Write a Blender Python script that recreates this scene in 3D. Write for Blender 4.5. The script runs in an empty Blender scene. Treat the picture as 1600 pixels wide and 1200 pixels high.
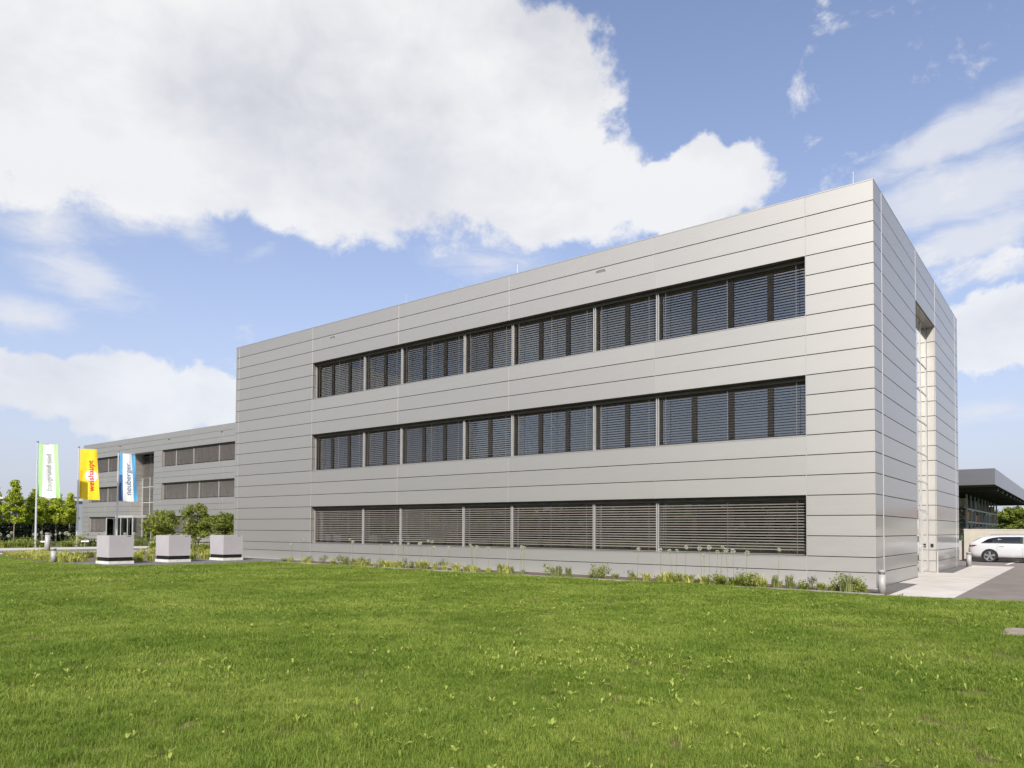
import bpy, math, random
import numpy as np
from mathutils import Matrix, Vector

R = math.radians
sc = bpy.context.scene
col = sc.collection
rng = random.Random(7)

# ------------------------------------------------------------------ camera
cd = bpy.data.cameras.new('camera')
cam = bpy.data.objects.new('camera', cd)
col.objects.link(cam)
YAW, PITCH, ROLL = R(38.0), R(1.5794), R(0.3244)
fw0 = Vector((-math.sin(YAW), math.cos(YAW), 0)); r0 = Vector((math.cos(YAW), math.sin(YAW), 0)); u0 = Vector((0, 0, 1))
fw = fw0*math.cos(PITCH) + u0*math.sin(PITCH)
uu = u0*math.cos(PITCH) - fw0*math.sin(PITCH)
rr = r0*math.cos(ROLL) + uu*math.sin(ROLL)
u2 = uu*math.cos(ROLL) - r0*math.sin(ROLL)
CAM = Vector((4.60, -22.5387, 1.6169))
m = Matrix((rr, u2, -fw)).transposed().to_4x4(); m.translation = CAM
cam.matrix_world = m
cd.sensor_width = 36.0; cd.lens = 36.0*1141.47/1600; cd.shift_y = (795.01-600)/1600
cd.clip_start = 0.1; cd.clip_end = 6000
sc.camera = cam

# ------------------------------------------------------------------ sun, sky, exposure
SUN_EL, SUN_AZ = R(39.0), R(150.0)          # azimuth clockwise from +Y
S = Vector((math.sin(SUN_AZ)*math.cos(SUN_EL), math.cos(SUN_AZ)*math.cos(SUN_EL), math.sin(SUN_EL)))
ld = bpy.data.lights.new('sun', 'SUN'); ld.energy = 4.5; ld.angle = R(0.53); ld.color = (1.0, 0.955, 0.89)
lo = bpy.data.objects.new('sun', ld); col.objects.link(lo)
lo.rotation_euler = S.to_track_quat('Z', 'Y').to_euler()
sc.view_settings.view_transform = 'Standard'; sc.view_settings.look = 'None'
sc.view_settings.gamma = 1.0; sc.view_settings.use_curve_mapping = False
sc.view_settings.exposure = 0.38

world = bpy.data.worlds.new('World'); sc.world = world; world.use_nodes = True
W = world.node_tree; W.nodes.clear()


class G:
    """tiny node graph writer"""
    def __init__(s, nt): s.nt = nt
    def n(s, t, **kw):
        nd = s.nt.nodes.new(t)
        for k, v in kw.items(): setattr(nd, k, v)
        return nd
    def link(s, a, b): s.nt.links.new(a, b)
    def put(s, sock, v):
        if isinstance(v, bpy.types.NodeSocket): s.link(v, sock)
        else: sock.default_value = v
    def math(s, op, a, b=0.0, c=None, clamp=False):
        nd = s.n('ShaderNodeMath', operation=op, use_clamp=clamp)
        s.put(nd.inputs[0], a); s.put(nd.inputs[1], b)
        if c is not None: s.put(nd.inputs[2], c)
        return nd.outputs[0]
    def noise(s, vec, scale, detail=4, rough=0.5, dist=0.0):
        nd = s.n('ShaderNodeTexNoise'); s.put(nd.inputs['Vector'], vec)
        nd.inputs['Scale'].default_value = scale; nd.inputs['Detail'].default_value = detail
        nd.inputs['Roughness'].default_value = rough; nd.inputs['Distortion'].default_value = dist
        return nd
    def smooth(s, v, a, b, lo=0.0, hi=1.0):
        nd = s.n('ShaderNodeMapRange', interpolation_type='SMOOTHSTEP')
        s.put(nd.inputs[0], v); nd.inputs[1].default_value = a; nd.inputs[2].default_value = b
        nd.inputs[3].default_value = lo; nd.inputs[4].default_value = hi
        return nd.outputs[0]
    def mix(s, f, a, b, blend='MIX'):
        nd = s.n('ShaderNodeMix', data_type='RGBA', blend_type=blend)
        s.put(nd.inputs[0], f)
        s.put(nd.inputs[6], a if not isinstance(a, tuple) else (*a, 1)[:4]); s.put(nd.inputs[7], b if not isinstance(b, tuple) else (*b, 1)[:4])
        return nd.outputs[2]
    def mapping(s, vec, loc=(0, 0, 0), rot=(0, 0, 0), scale=(1, 1, 1), vt='POINT'):
        nd = s.n('ShaderNodeMapping', vector_type=vt); s.put(nd.inputs[0], vec)
        nd.inputs[1].default_value = loc; nd.inputs[2].default_value = rot; nd.inputs[3].default_value = scale
        return nd.outputs[0]
    def ramp(s, f, stops):
        nd = s.n('ShaderNodeValToRGB'); s.put(nd.inputs[0], f)
        e = nd.color_ramp.elements
        e[0].position, e[0].color = stops[0][0], (*stops[0][1], 1)
        e[1].position, e[1].color = stops[-1][0], (*stops[-1][1], 1)
        for p, c in stops[1:-1]:
            x = e.new(p); x.color = (*c, 1)
        return nd.outputs[0]


g = G(W)
sky = g.n('ShaderNodeTexSky', sky_type='NISHITA', sun_disc=False, sun_elevation=SUN_EL, sun_rotation=SUN_AZ,
          altitude=400, air_density=1.0, dust_density=1.0, ozone_density=2.5)
SKY_STRENGTH = 0.146
tc = g.n('ShaderNodeTexCoord'); D = tc.outputs['Generated']
sep = g.n('ShaderNodeSeparateXYZ'); g.link(D, sep.inputs[0])
# azimuth / elevation of the view direction in degrees (world space)
az = g.math('MULTIPLY', g.math('ARCTAN2', g.math('MULTIPLY', sep.outputs[0], -1.0), sep.outputs[1]), 57.2958)   # positive towards -X
el = g.math('MULTIPLY', g.math('ARCSINE', sep.outputs[2]), 57.2958)
cmb = g.n('ShaderNodeCombineXYZ'); g.link(az, cmb.inputs[0]); g.link(el, cmb.inputs[1])
AE = cmb.outputs[0]
# warp the cloud outlines
wn = g.noise(D, 7.0, 6, 0.6)
wv = g.n('ShaderNodeVectorMath', operation='SUBTRACT'); g.link(wn.outputs['Color'], wv.inputs[0]); wv.inputs[1].default_value = (0.5, 0.5, 0.5)
ws = g.n('ShaderNodeVectorMath', operation='MULTIPLY'); g.link(wv.outputs[0], ws.inputs[0]); ws.inputs[1].default_value = (9.0, 7.0, 0.0)
wa = g.n('ShaderNodeVectorMath', operation='ADD'); g.link(AE, wa.inputs[0]); g.link(ws.outputs[0], wa.inputs[1])
AEW = wa.outputs[0]
ws2 = g.n('ShaderNodeVectorMath', operation='MULTIPLY'); g.link(wv.outputs[0], ws2.inputs[0]); ws2.inputs[1].default_value = (4.0, 2.2, 0.0)
wa2 = g.n('ShaderNodeVectorMath', operation='ADD'); g.link(AE, wa2.inputs[0]); g.link(ws2.outputs[0], wa2.inputs[1]); AEW2 = wa2.outputs[0]
CLOUD_GAIN = 0.785


def blobs(vec, lst):
    acc = None
    for a, e, ra, re, rot, amp in lst:
        mp = g.mapping(vec, (a, e, 0), (0, 0, R(rot)), (ra, re, 1), 'TEXTURE')
        gr = g.n('ShaderNodeTexGradient', gradient_type='SPHERICAL'); g.link(mp, gr.inputs[0])
        v = g.math('MULTIPLY', gr.outputs['Fac'], amp)
        acc = v if acc is None else g.math('MAXIMUM', acc, v)
    return acc


CLOUD = [  # az, el, radius az, radius el, rotation, weight (direction space; azimuth counted from +Y towards -X)
    (78, 30, 24, 11, 0, 1), (57, 32.0, 20, 10.0, 0, 1), (43, 30.5, 14, 10.0, 0, 1), (34.5, 26, 10, 6.6, 8, 1), (25, 24.6, 8.5, 3.2, 0, 1), (62, 44, 40, 13, 0, 1), (67, 29, 20, 11, 0, 1), (49, 27.5, 16, 7.5, -8, 1), (66, 25.8, 12, 6, 0, 1), (58, 27, 12, 5.5, 0, 1), (47, 30.5, 11, 8, 0, 1), (37.5, 31, 9, 7, 0, 1), (71, 27, 12, 8, 0, 1),
    (68, 9.0, 12, 3.1, 3, .9), (59.3, 9.4, 4.2, 2.4, 0, .9), (84, 9, 12, 3.4, 0, .9),
    (3.6, 12.6, 4.8, 2.9, 0, 1),
    (-75, 26, 24, 9, 0, 1), (-110, 35, 30, 12, 10, 1), (-150, 24, 30, 8, 0, 1), (170, 40, 30, 12, 0, 1), (-40, 50, 24, 10, 30, 1),
    (120, 34, 40, 12, 0, 1), (128, 9, 12, 3, 0, 1), (172, 13, 9, 3, 0, 1), (-110, 13, 20, 4, 0, 1)]
base = g.math('MINIMUM', g.math('MULTIPLY', blobs(AEW, CLOUD), 3.3), 1.5)
fb = g.noise(g.mapping(D, (3.1, 1.7, 0.4), (0, 0, 0), (1, 1, 1.35)), 12.0, 12, 0.63, 0.2)
fbl = g.noise(g.mapping(D, (1.3, 0.2, 0.9), (0, 0, 0), (1, 1, 1.5)), 4.0, 3, 0.5, 0.1)
nsum = g.math('ADD', g.math('MULTIPLY', g.math('SUBTRACT', fb.outputs['Fac'], 0.5), 1.5), g.math('MULTIPLY', g.math('SUBTRACT', fbl.outputs['Fac'], 0.5), 0.7))
dens = g.math('ADD', base, g.math('MULTIPLY', nsum, g.math('MULTIPLY_ADD', base, -0.98, 2.1)))
cmask = g.smooth(dens, 0.28, 0.86)
# thin soft veils and streaks
CIR = [(6.3, 25.0, 8.5, 2.0, -15, 1.15), (6.3, 21.7, 8, 2.9, -8, 1.2), (5.2, 18.9, 6.5, 1.9, -12, 1.1), (4.2, 16.6, 4, 1.3, 0, .7),
       (61.4, 20.8, 3.6, 2.3, 30, .75), (69, 16.5, 6.5, 2.8, 20, .75), (72.5, 13.6, 5, 1.9, 0, .85), (66, 20.6, 6, 2.0, 0, .7), (47.5, 14.6, 3.0, .9, -20, .7), (56.7, 19.6, 3, .9, -30, .45),
       (145, 15, 34, 8, 0, .75), (-20, 10, 12, 2.5, 0, .5), (80, 16, 8, 3, 0, .8), (40, 20.5, 9, 2.6, 0, .6), (5, 7.8, 5, 1.5, 0, .6), (52, 22.4, 9, 2.4, 0, .6), (71, 19.5, 6, 3, 0, .7)]  # wide veil behind the camera is added to grey the upper window reflections
cb = blobs(AEW2, CIR)
cn = g.noise(g.mapping(AE, (0, 0, 0), (0, 0, R(13)), (0.13, 0.42, 1)), 2.0, 10, 0.66, 0.5)
cmask2 = g.smooth(g.math('ADD', g.math('MULTIPLY', cb, 1.5), g.math('MULTIPLY', g.math('SUBTRACT', cn.outputs['Fac'], 0.55), 1.2)), 0.15, 1.15, 0.0, 0.78)
# cloud tone: bright billows, greyer, bluer undersides
sh = g.noise(g.mapping(D, (0.3, 0.1, 0.035), (0, 0, 0), (1, 1, 1.9)), 3.6, 5, 0.5)
sh2 = g.noise(g.mapping(D, (3.1, 1.7, 0.43), (0, 0, 0), (1, 1, 1.35)), 12.0, 9, 0.6, 0.2)
tone = g.math('ADD', g.math('MULTIPLY', sh.outputs['Fac'], 0.66), g.math('MULTIPLY', sh2.outputs['Fac'], 0.34))
ccol = g.ramp(tone, [(0.29, tuple(CLOUD_GAIN*x for x in (0.63, 0.64, 0.695))), (0.435, tuple(CLOUD_GAIN*x for x in (0.80, 0.803, 0.83))), (0.56, tuple(CLOUD_GAIN*x for x in (0.93, 0.925, 0.92)))])
skyc = g.n('ShaderNodeVectorMath', operation='SCALE'); g.link(sky.outputs[0], skyc.inputs[0]); skyc.inputs['Scale'].default_value = SKY_STRENGTH
up = g.smooth(el, -0.5, 1.5)
skt = g.mix(1.0, skyc.outputs[0], (1.03, 0.965, 1.03), 'MULTIPLY')
# milky summer haze low in the sky, all the way round
hz = g.math('MINIMUM', g.math('MULTIPLY', g.math('POWER', 2.71828, g.math('MULTIPLY', g.math('MAXIMUM', el, 0.0), -1/17.5)), 1.10), 0.97)
skyh = g.mix(hz, skt, (0.445, 0.470, 0.552))
c1 = g.mix(g.math('MULTIPLY', cmask2, up), skyh, tuple(CLOUD_GAIN*x for x in (0.80, 0.81, 0.86)))
hf2 = g.math('MULTIPLY_ADD', hz, -0.42, 1.0)
c2 = g.mix(g.math('MULTIPLY', g.math('MULTIPLY', cmask, hf2), up), c1, ccol)
bg = g.n('ShaderNodeBackground'); g.link(c2, bg.inputs[0]); bg.inputs[1].default_value = 1.0
wo = g.n('ShaderNodeOutputWorld'); g.link(bg.outputs[0], wo.inputs[0])
world.cycles.sampling_method = 'MANUAL'; world.cycles.sample_map_resolution = 512
sc.cycles.max_bounces = 6; sc.cycles.diffuse_bounces = 3; sc.cycles.glossy_bounces = 4
sc.cycles.transparent_max_bounces = 8; sc.cycles.transmission_bounces = 4
sc.cycles.caustics_reflective = False; sc.cycles.caustics_refractive = False
sc.cycles.sample_clamp_indirect = 4.0
sc.cycles.use_adaptive_sampling = True; sc.cycles.adaptive_threshold = 0.02

# ------------------------------------------------------------------ helpers
def tag(o, label=None, cat=None, group=None, kind=None):
    for k, v in (('label', label), ('category', cat), ('group', group), ('kind', kind)):
        if v: o[k] = v
    return o


def empty(name, loc=(0, 0, 0), rz=0.0):
    o = bpy.data.objects.new(name, None); col.objects.link(o); o.location = loc; o.rotation_euler = (0, 0, rz)
    o.empty_display_size = 0.2
    return o


def link(name, mesh, parent=None, loc=(0, 0, 0), rot=(0, 0, 0), scale=None):
    o = bpy.data.objects.new(name, mesh); col.objects.link(o)
    o.location = loc; o.rotation_euler = rot
    if scale: o.scale = scale
    if parent: o.parent = parent
    return o


def copy_tree(o, parent=None):
    c = o.copy(); col.objects.link(c); c.parent = parent
    for ch in list(o.children): copy_tree(ch, c)
    return c


class MB:
    def __init__(s): s.v, s.f, s.m = [], [], []
    def add(s, vs, fs, mi=0):
        b = len(s.v); s.v += [tuple(v) for v in vs]; s.f += [tuple(b+i for i in f) for f in fs]; s.m += [mi]*len(fs); return s
    def box(s, x0, x1, y0, y1, z0, z1, mi=0):
        return s.add([(x0, y0, z0), (x1, y0, z0), (x1, y1, z0), (x0, y1, z0), (x0, y0, z1), (x1, y0, z1), (x1, y1, z1), (x0, y1, z1)],
                     [(0, 3, 2, 1), (4, 5, 6, 7), (0, 1, 5, 4), (1, 2, 6, 5), (2, 3, 7, 6), (3, 0, 4, 7)], mi)
    def tube(s, pts, rad, n=8, cap=True, mi=0):
        pts = [Vector(p) for p in pts]; rads = rad if isinstance(rad, (list, tuple)) else [rad]*len(pts)
        rings = []
        for i, p in enumerate(pts):
            t = (pts[min(i+1, len(pts)-1)] - pts[max(i-1, 0)])
            t = t.normalized() if t.length > 1e-9 else Vector((0, 0, 1))
            a = t.cross(Vector((0, 0, 1)) if abs(t.z) < .9 else Vector((1, 0, 0))).normalized(); b = t.cross(a)
            rings.append([p + (a*math.cos(2*math.pi*k/n) + b*math.sin(2*math.pi*k/n))*rads[i] for k in range(n)])
        vs = [q for r_ in rings for q in r_]; fs = []
        for i in range(len(pts)-1):
            for k in range(n):
                k2 = (k+1) % n; fs.append((i*n+k, i*n+k2, (i+1)*n+k2, (i+1)*n+k))
        if cap: fs.append(tuple(range(n))[::-1]); fs.append(tuple((len(pts)-1)*n+k for k in range(n)))
        return s.add(vs, fs, mi)
    def lathe(s, prof, n=20, c=(0, 0, 0), axis='z', mi=0):
        vs, fs = [], []
        for (r_, h) in prof:
            for k in range(n):
                a = 2*math.pi*k/n
                p = (r_*math.cos(a), r_*math.sin(a), h) if axis == 'z' else (r_*math.cos(a), h, r_*math.sin(a))
                vs.append((p[0]+c[0], p[1]+c[1], p[2]+c[2]))
        for i in range(len(prof)-1):
            for k in range(n):
                k2 = (k+1) % n; fs.append((i*n+k, i*n+k2, (i+1)*n+k2, (i+1)*n+k))
        fs.append(tuple(range(n))[::-1]); fs.append(tuple((len(prof)-1)*n+k for k in range(n)))
        return s.add(vs, fs, mi)
    def mesh(s, name, mats, smooth=False):
        me = bpy.data.meshes.new(name); me.from_pydata(s.v, [], s.f)
        for mt in (mats if isinstance(mats, (list, tuple)) else [mats]): me.materials.append(mt)
        if any(s.m): me.polygons.foreach_set('material_index', s.m)
        if smooth: me.polygons.foreach_set('use_smooth', [True]*len(s.f))
        me.update(); return me
    def build(s, name, mats, parent=None, loc=(0, 0, 0), rot=(0, 0, 0), smooth=False):
        return link(name, s.mesh(name, mats, smooth), parent, loc, rot)


def np_mesh(name, verts, faces, mat, smooth=False):
    """faces: (n,k) int array"""
    verts = np.asarray(verts, np.float32); faces = np.asarray(faces, np.int32)
    me = bpy.data.meshes.new(name)
    me.vertices.add(len(verts)); me.vertices.foreach_set('co', verts.ravel())
    k = faces.shape[1]
    me.loops.add(faces.size); me.loops.foreach_set('vertex_index', faces.ravel())
    me.polygons.add(len(faces)); me.polygons.foreach_set('loop_start', np.arange(0, faces.size, k, dtype=np.int32))
    me.polygons.foreach_set('loop_total', np.full(len(faces), k, np.int32))
    if smooth: me.polygons.foreach_set('use_smooth', np.ones(len(faces), bool))
    for mt in (mat if isinstance(mat, (list, tuple)) else [mat]): me.materials.append(mt)
    me.update(calc_edges=True); me.validate(); return me


# ------------------------------------------------------------------ materials
def newmat(name):
    mt = bpy.data.materials.new(name); mt.use_nodes = True; nt = mt.node_tree
    return mt, G(nt), nt.nodes['Principled BSDF']


def mat(name, colr, rough=0.5, metal=0.0, var=0.0, vscale=3.0, bump=0.0, bscale=40.0, spec=0.5, coords='Object', stretch=(1, 1, 1), rnd=0.0, coat=0.0):
    mt, q, b = newmat(name)
    b.inputs['Roughness'].default_value = rough; b.inputs['Metallic'].default_value = metal
    b.inputs['Specular IOR Level'].default_value = spec; b.inputs['Coat Weight'].default_value = coat
    b.inputs['Base Color'].default_value = (*colr, 1)
    tcn = q.n('ShaderNodeTexCoord'); v = q.mapping(tcn.outputs[coords], scale=stretch)
    if var:
        nz = q.noise(v, vscale, 6, 0.6)
        f = q.smooth(nz.outputs['Fac'], 0.3, 0.7)
        c = q.mix(f, tuple(x*(1-var) for x in colr), tuple(min(1, x*(1+var)) for x in colr))
        if rnd:
            oi = q.n('ShaderNodeObjectInfo')
            k = q.math('MULTIPLY_ADD', oi.outputs['Random'], 2*rnd, 1-rnd)
            hs = q.n('ShaderNodeHueSaturation'); q.link(c, hs.inputs['Color']); q.link(k, hs.inputs['Value']); c = hs.outputs[0]
        q.link(c, b.inputs['Base Color'])
    if bump:
        nb = q.noise(v, bscale, 4, 0.6); bp = q.n('ShaderNodeBump'); bp.inputs['Strength'].default_value = bump; bp.inputs['Distance'].default_value = 0.02
        q.link(nb.outputs['Fac'], bp.inputs['Height']); q.link(bp.outputs[0], b.inputs['Normal'])
    return mt


def metal_panel(name, colr, rough, metal):
    """satin anodised sheet: faint streaks in the gloss, a slight sheet waviness, small change from sheet to sheet"""
    mt, q, b = newmat(name)
    tcn = q.n('ShaderNodeTexCoord'); oi = q.n('ShaderNodeObjectInfo')
    n1 = q.noise(q.mapping(tcn.outputs['Object'], scale=(0.5, 0.5, 3.0)), 2.0, 6, 0.65)
    k = q.math('ADD', q.math('MULTIPLY_ADD', oi.outputs['Random'], 0.05, 0.955), q.math('MULTIPLY', q.math('SUBTRACT', n1.outputs['Fac'], 0.5), 0.035))
    hs = q.n('ShaderNodeHueSaturation'); hs.inputs['Color'].default_value = (*colr, 1); q.link(k, hs.inputs['Value'])
    q.link(hs.outputs[0], b.inputs['Base Color'])
    b.inputs['Metallic'].default_value = metal
    b.inputs['Specular Tint'].default_value = (0.15, 0.16, 0.2, 1)
    b.inputs['Coat Weight'].default_value = 0.7; b.inputs['Coat Roughness'].default_value = 0.12; b.inputs['Coat IOR'].default_value = 1.35
    n2 = q.noise(q.mapping(tcn.outputs['Object'], scale=(0.3, 0.3, 2.0)), 5.0, 5, 0.6)
    q.link(q.math('MULTIPLY_ADD', n2.outputs['Fac'], 0.10, rough-0.05), b.inputs['Roughness'])
    n3 = q.noise(q.mapping(tcn.outputs['Object'], scale=(0.55, 0.55, 1.4)), 1.3, 2, 0.4)
    bp = q.n('ShaderNodeBump'); bp.inputs['Strength'].default_value = 0.22; bp.inputs['Distance'].default_value = 0.012
    q.link(n3.outputs['Fac'], bp.inputs['Height']); q.link(bp.outputs[0], b.inputs['Normal'])
    return mt


def glass(name, tint=(0.75, 0.8, 0.8), f0=0.07):
    mt, q, b = newmat(name)
    nt = mt.node_tree; nt.nodes.remove(b); out = nt.nodes['Material Output']
    tr = q.n('ShaderNodeBsdfTransparent'); tr.inputs[0].default_value = (*tint, 1)
    gl = q.n('ShaderNodeBsdfGlossy'); gl.inputs['Roughness'].default_value = 0.012; gl.inputs[0].default_value = (0.88, 0.885, 0.87, 1)
    tcn = q.n('ShaderNodeTexCoord'); nz = q.noise(tcn.outputs['Object'], 0.9, 2, 0.4)
    bp = q.n('ShaderNodeBump'); bp.inputs['Strength'].default_value = 0.06; bp.inputs['Distance'].default_value = 0.01
    q.link(nz.outputs['Fac'], bp.inputs['Height']); q.link(bp.outputs[0], gl.inputs['Normal'])
    fr = q.n('ShaderNodeFresnel'); fr.inputs[0].default_value = 1.5
    fac = q.math('MULTIPLY_ADD', fr.outputs[0], 1.5, f0, clamp=True)
    mx = q.n('ShaderNodeMixShader'); q.link(fac, mx.inputs[0]); q.link(tr.outputs[0], mx.inputs[1]); q.link(gl.outputs[0], mx.inputs[2])
    q.link(mx.outputs[0], out.inputs[0]); return mt


def foliage(name, c1, c2, c3, scale=1.5, transl=0.35, coords='Object', rough=0.55, gen=None):
    mt, q, b = newmat(name)
    nt = mt.node_tree; out = nt.nodes['Material Output']
    geo = q.n('ShaderNodeNewGeometry')
    nz = q.noise(geo.outputs['Position'], scale, 4, 0.6)
    f = q.math('ADD', q.math('MULTIPLY', nz.outputs['Fac'], 0.55), q.math('MULTIPLY', geo.outputs['Random Per Island'], 0.45))
    if gen:
        nb = q.noise(geo.outputs['Position'], gen, 4, 0.6); f = q.math('ADD', f, q.math('MULTIPLY', q.math('SUBTRACT', nb.outputs['Fac'], 0.5), 0.9))
    oi = q.n('ShaderNodeObjectInfo')
    f = q.math('ADD', f, q.math('MULTIPLY_ADD', oi.outputs['Random'], 0.16, -0.08))
    c = q.ramp(f, [(0.25, c1), (0.5, c2), (0.78, c3)])
    q.link(c, b.inputs['Base Color']); b.inputs['Roughness'].default_value = rough; b.inputs['Specular IOR Level'].default_value = 0.3
    tl = q.n('ShaderNodeBsdfTranslucent'); q.link(c, tl.inputs[0])
    mx = q.n('ShaderNodeMixShader'); mx.inputs[0].default_value = transl
    q.link(b.outputs[0], mx.inputs[1]); q.link(tl.outputs[0], mx.inputs[2]); q.link(mx.outputs[0], out.inputs[0])
    return mt


M = {}
M['panel'] = metal_panel('facade sheet metal', (0.59, 0.562, 0.518), 0.60, 0.98)
M['joint'] = mat('joint profile', (0.46, 0.44, 0.41), 0.5, 0.5)
M['strip'] = mat('joint profile painted sunlit', (0.78, 0.77, 0.75), 0.5, 0.1)  # side wall joints painted lighter to stand for the sun they catch
M['core'] = mat('dark backing', (0.045, 0.043, 0.04), 0.8, var=.2)
M['head'] = mat('dark head lining', (0.085, 0.076, 0.066), 0.6, var=.2)
M['slat'] = mat('blind slats', (0.235, 0.212, 0.19), 0.45, 0.3, var=.08)
M['frame'] = mat('bronze window frame', (0.165, 0.142, 0.122), 0.5, 0.1, var=.1)
M['rail'] = mat('guide rail aluminium', (0.62, 0.60, 0.57), 0.4, 0.5, var=.06)
M['lframe'] = mat('light aluminium frame', (0.60, 0.59, 0.57), 0.4, 0.4, var=.06)
M['glass'] = glass('window glass', (0.6, 0.64, 0.64), 0.17)
M['doorglass'] = glass('clear slot glass', (0.5, 0.54, 0.54), 0.28)
M['room'] = mat('office walls', (0.22, 0.215, 0.2), 0.9, var=.1)
M['curtain'] = mat('pale curtain', (0.42, 0.47, 0.42), 0.9, var=.15, vscale=8, stretch=(3, 3, .2))
M['roof'] = mat('roof gravel', (0.25, 0.24, 0.22), 0.95, var=.3, vscale=30)
M['steel'] = mat('galvanised steel', (0.55, 0.55, 0.55), 0.35, 0.8, var=.12)
M['boll'] = mat('bollard paint', (0.36, 0.345, 0.325), 0.55, 0.1, var=.06, vscale=6)
M['bolldark'] = mat('bollard collar', (0.20, 0.19, 0.185), 0.45, 0.3)
M['planter'] = mat('planter satin sheet', (0.50, 0.465, 0.475), 0.5, 0.25, var=.04, vscale=1.5, rnd=.03)
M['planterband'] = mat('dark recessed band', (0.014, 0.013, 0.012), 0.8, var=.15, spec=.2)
M['plinth'] = mat('pale concrete', (0.62, 0.60, 0.55), 0.85, var=.12, vscale=5, bump=.15)
M['black'] = mat('black rubber', (0.015, 0.015, 0.016), 0.75, var=.15)

# ------------------------------------------------------------------ ground and paving
def poly_sheet(name, pts, z, mt, kind='structure', parent=None):
    o = MB().add([(x, y, z) for x, y in pts], [tuple(range(len(pts)))]).build(name, mt, parent)
    if kind: o['kind'] = kind
    return o


def ground_mat(name, c1, c2, scale, fine=(60, .5), rough=0.95, c3=None, bump=0.4, spec=.3):
    mt, q, b = newmat(name)
    tcn = q.n('ShaderNodeTexCoord'); v = tcn.outputs['Object']
    n1 = q.noise(v, scale, 6, .6); n2 = q.noise(v, fine[0], 3, .7)
    f = q.math('ADD', q.math('MULTIPLY', q.smooth(n1.outputs['Fac'], .3, .7), 1-fine[1]), q.math('MULTIPLY', q.smooth(n2.outputs['Fac'], .25, .75), fine[1]))
    q.link(q.ramp(f, [(0.1, c1), (0.9, c2)] if c3 is None else [(0.1, c1), (.5, c3), (.9, c2)]), b.inputs['Base Color'])
    b.inputs['Roughness'].default_value = rough; b.inputs['Specular IOR Level'].default_value = spec
    bp = q.n('ShaderNodeBump'); bp.inputs['Strength'].default_value = bump; bp.inputs['Distance'].default_value = 0.01
    q.link(n2.outputs['Fac'], bp.inputs['Height']); q.link(bp.outputs[0], b.inputs['Normal'])
    return mt


M['field'] = ground_mat('meadow far', (0.045, 0.075, 0.018), (0.085, 0.12, 0.03), 0.05, (2, .4))
M['lawn'] = ground_mat('lawn soil and thatch', (0.075, 0.082, 0.022), (0.165, 0.14, 0.066), 1.2, (45, .6), spec=0.0)
M['asphalt'] = ground_mat('asphalt', (0.16, 0.136, 0.117), (0.25, 0.215, 0.187), 0.9, (160, .55))
M['road'] = ground_mat('road asphalt', (0.13, 0.125, 0.12), (0.18, 0.172, 0.165), 0.7, (120, .5))
M['pave'] = ground_mat('pale paving', (0.40, 0.375, 0.34), (0.50, 0.47, 0.43), 1.5, (50, .4))
M['path'] = ground_mat('light concrete', (0.48, 0.44, 0.385), (0.60, 0.555, 0.49), 0.8, (70, .35), bump=.15)
M['gravel'] = ground_mat('dark gravel', (0.07, 0.066, 0.062), (0.22, 0.21, 0.20), 1.5, (38, .8), bump=1.0)
M['soil'] = ground_mat('bed soil', (0.075, 0.055, 0.04), (0.19, 0.15, 0.115), 3, (40, .6), bump=1.0)
M['pebble'] = ground_mat('pale gravel strip', (0.32, 0.31, 0.29), (0.56, 0.54, 0.51), 3, (60, .7), bump=1.0)
M['kerb'] = ground_mat('concrete edging', (0.27, 0.25, 0.225), (0.36, 0.335, 0.30), 2, (60, .4), bump=.3)
M['white'] = mat('road paint', (0.75, 0.74, 0.72), 0.7, var=.1, vscale=20)

n = 96
gm = MB().add([(1800*math.cos(2*math.pi*k/n), 1800*math.sin(2*math.pi*k/n), -0.03) for k in range(n)], [tuple(range(n))])
gm.build('ground', M['field'])['kind'] = 'structure'

LAWN = [(3.9, -2.42), (-25.6, -2.42), (-25.6, -4.6), (-26.4, -9.0), (-31.2, -9.7), (-34.5, -9.3), (-46, -8.2), (-60, -12), (-60, -60), (60, -60), (60, -2.42)]


def und(x, y):
    return 0.018*np.sin(x*0.9+y*0.35)+0.014*np.sin(y*1.3-x*0.5+1.2)+0.010*np.sin(2.1*x+1.7*y)+0.008*np.sin(3.7*y-2.3*x)


lawn = poly_sheet('lawn', LAWN, 0.0, M['lawn'])
poly_sheet('car_park', [(2.08, -2.38), (60, -2.38), (60, 36), (-6, 36), (-6, 17.9), (2.08, 17.9)], 0.0, M['asphalt'])
poly_sheet('footpath', [(0.72, -2.36), (2.12, -2.36), (2.12, 18.4), (0.44, 18.4), (0.44, 17.8), (0.62, 10.3), (0.05, 10.25), (0.05, 10.95), (-.36, 10.95), (-.36, 6.66), (0.03, 6.66), (0.03, 3.0), (0.62, 2.6)], 0.006, M['path'])
for yj in (0.9, 4.3, 7.6, 11.0, 14.4):
    q_ = MB().box(0.04 if 3 < yj < 10 else .64, 2.115, yj, yj+.012, 0.0061, 0.0085).build('slab_joint', M['kerb']); q_['kind'] = 'structure'
poly_sheet('gravel_strip', [(0.0, -0.5), (0.72, -0.5), (0.72, 2.62), (0.62, 2.62), (0.03, 3.0), (-.05, 3.0), (-.05, -.5)], 0.002, M['gravel'])
poly_sheet('gravel_strip', [(0.0, 10.2), (0.62, 10.3), (0.44, 17.9), (-.05, 17.9), (-.05, 10.2)], 0.002, M['gravel'])
poly_sheet('planting_bed', [(0.70, -2.14), (-25.6, -2.14), (-25.6, -0.42), (0.70, -0.42)], 0.004, M['soil'])
poly_sheet('gravel_strip', [(0.1, -0.42), (-32.9, -0.42), (-32.9, 0.02), (0.1, 0.02)], 0.006, M['pebble'])
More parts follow.
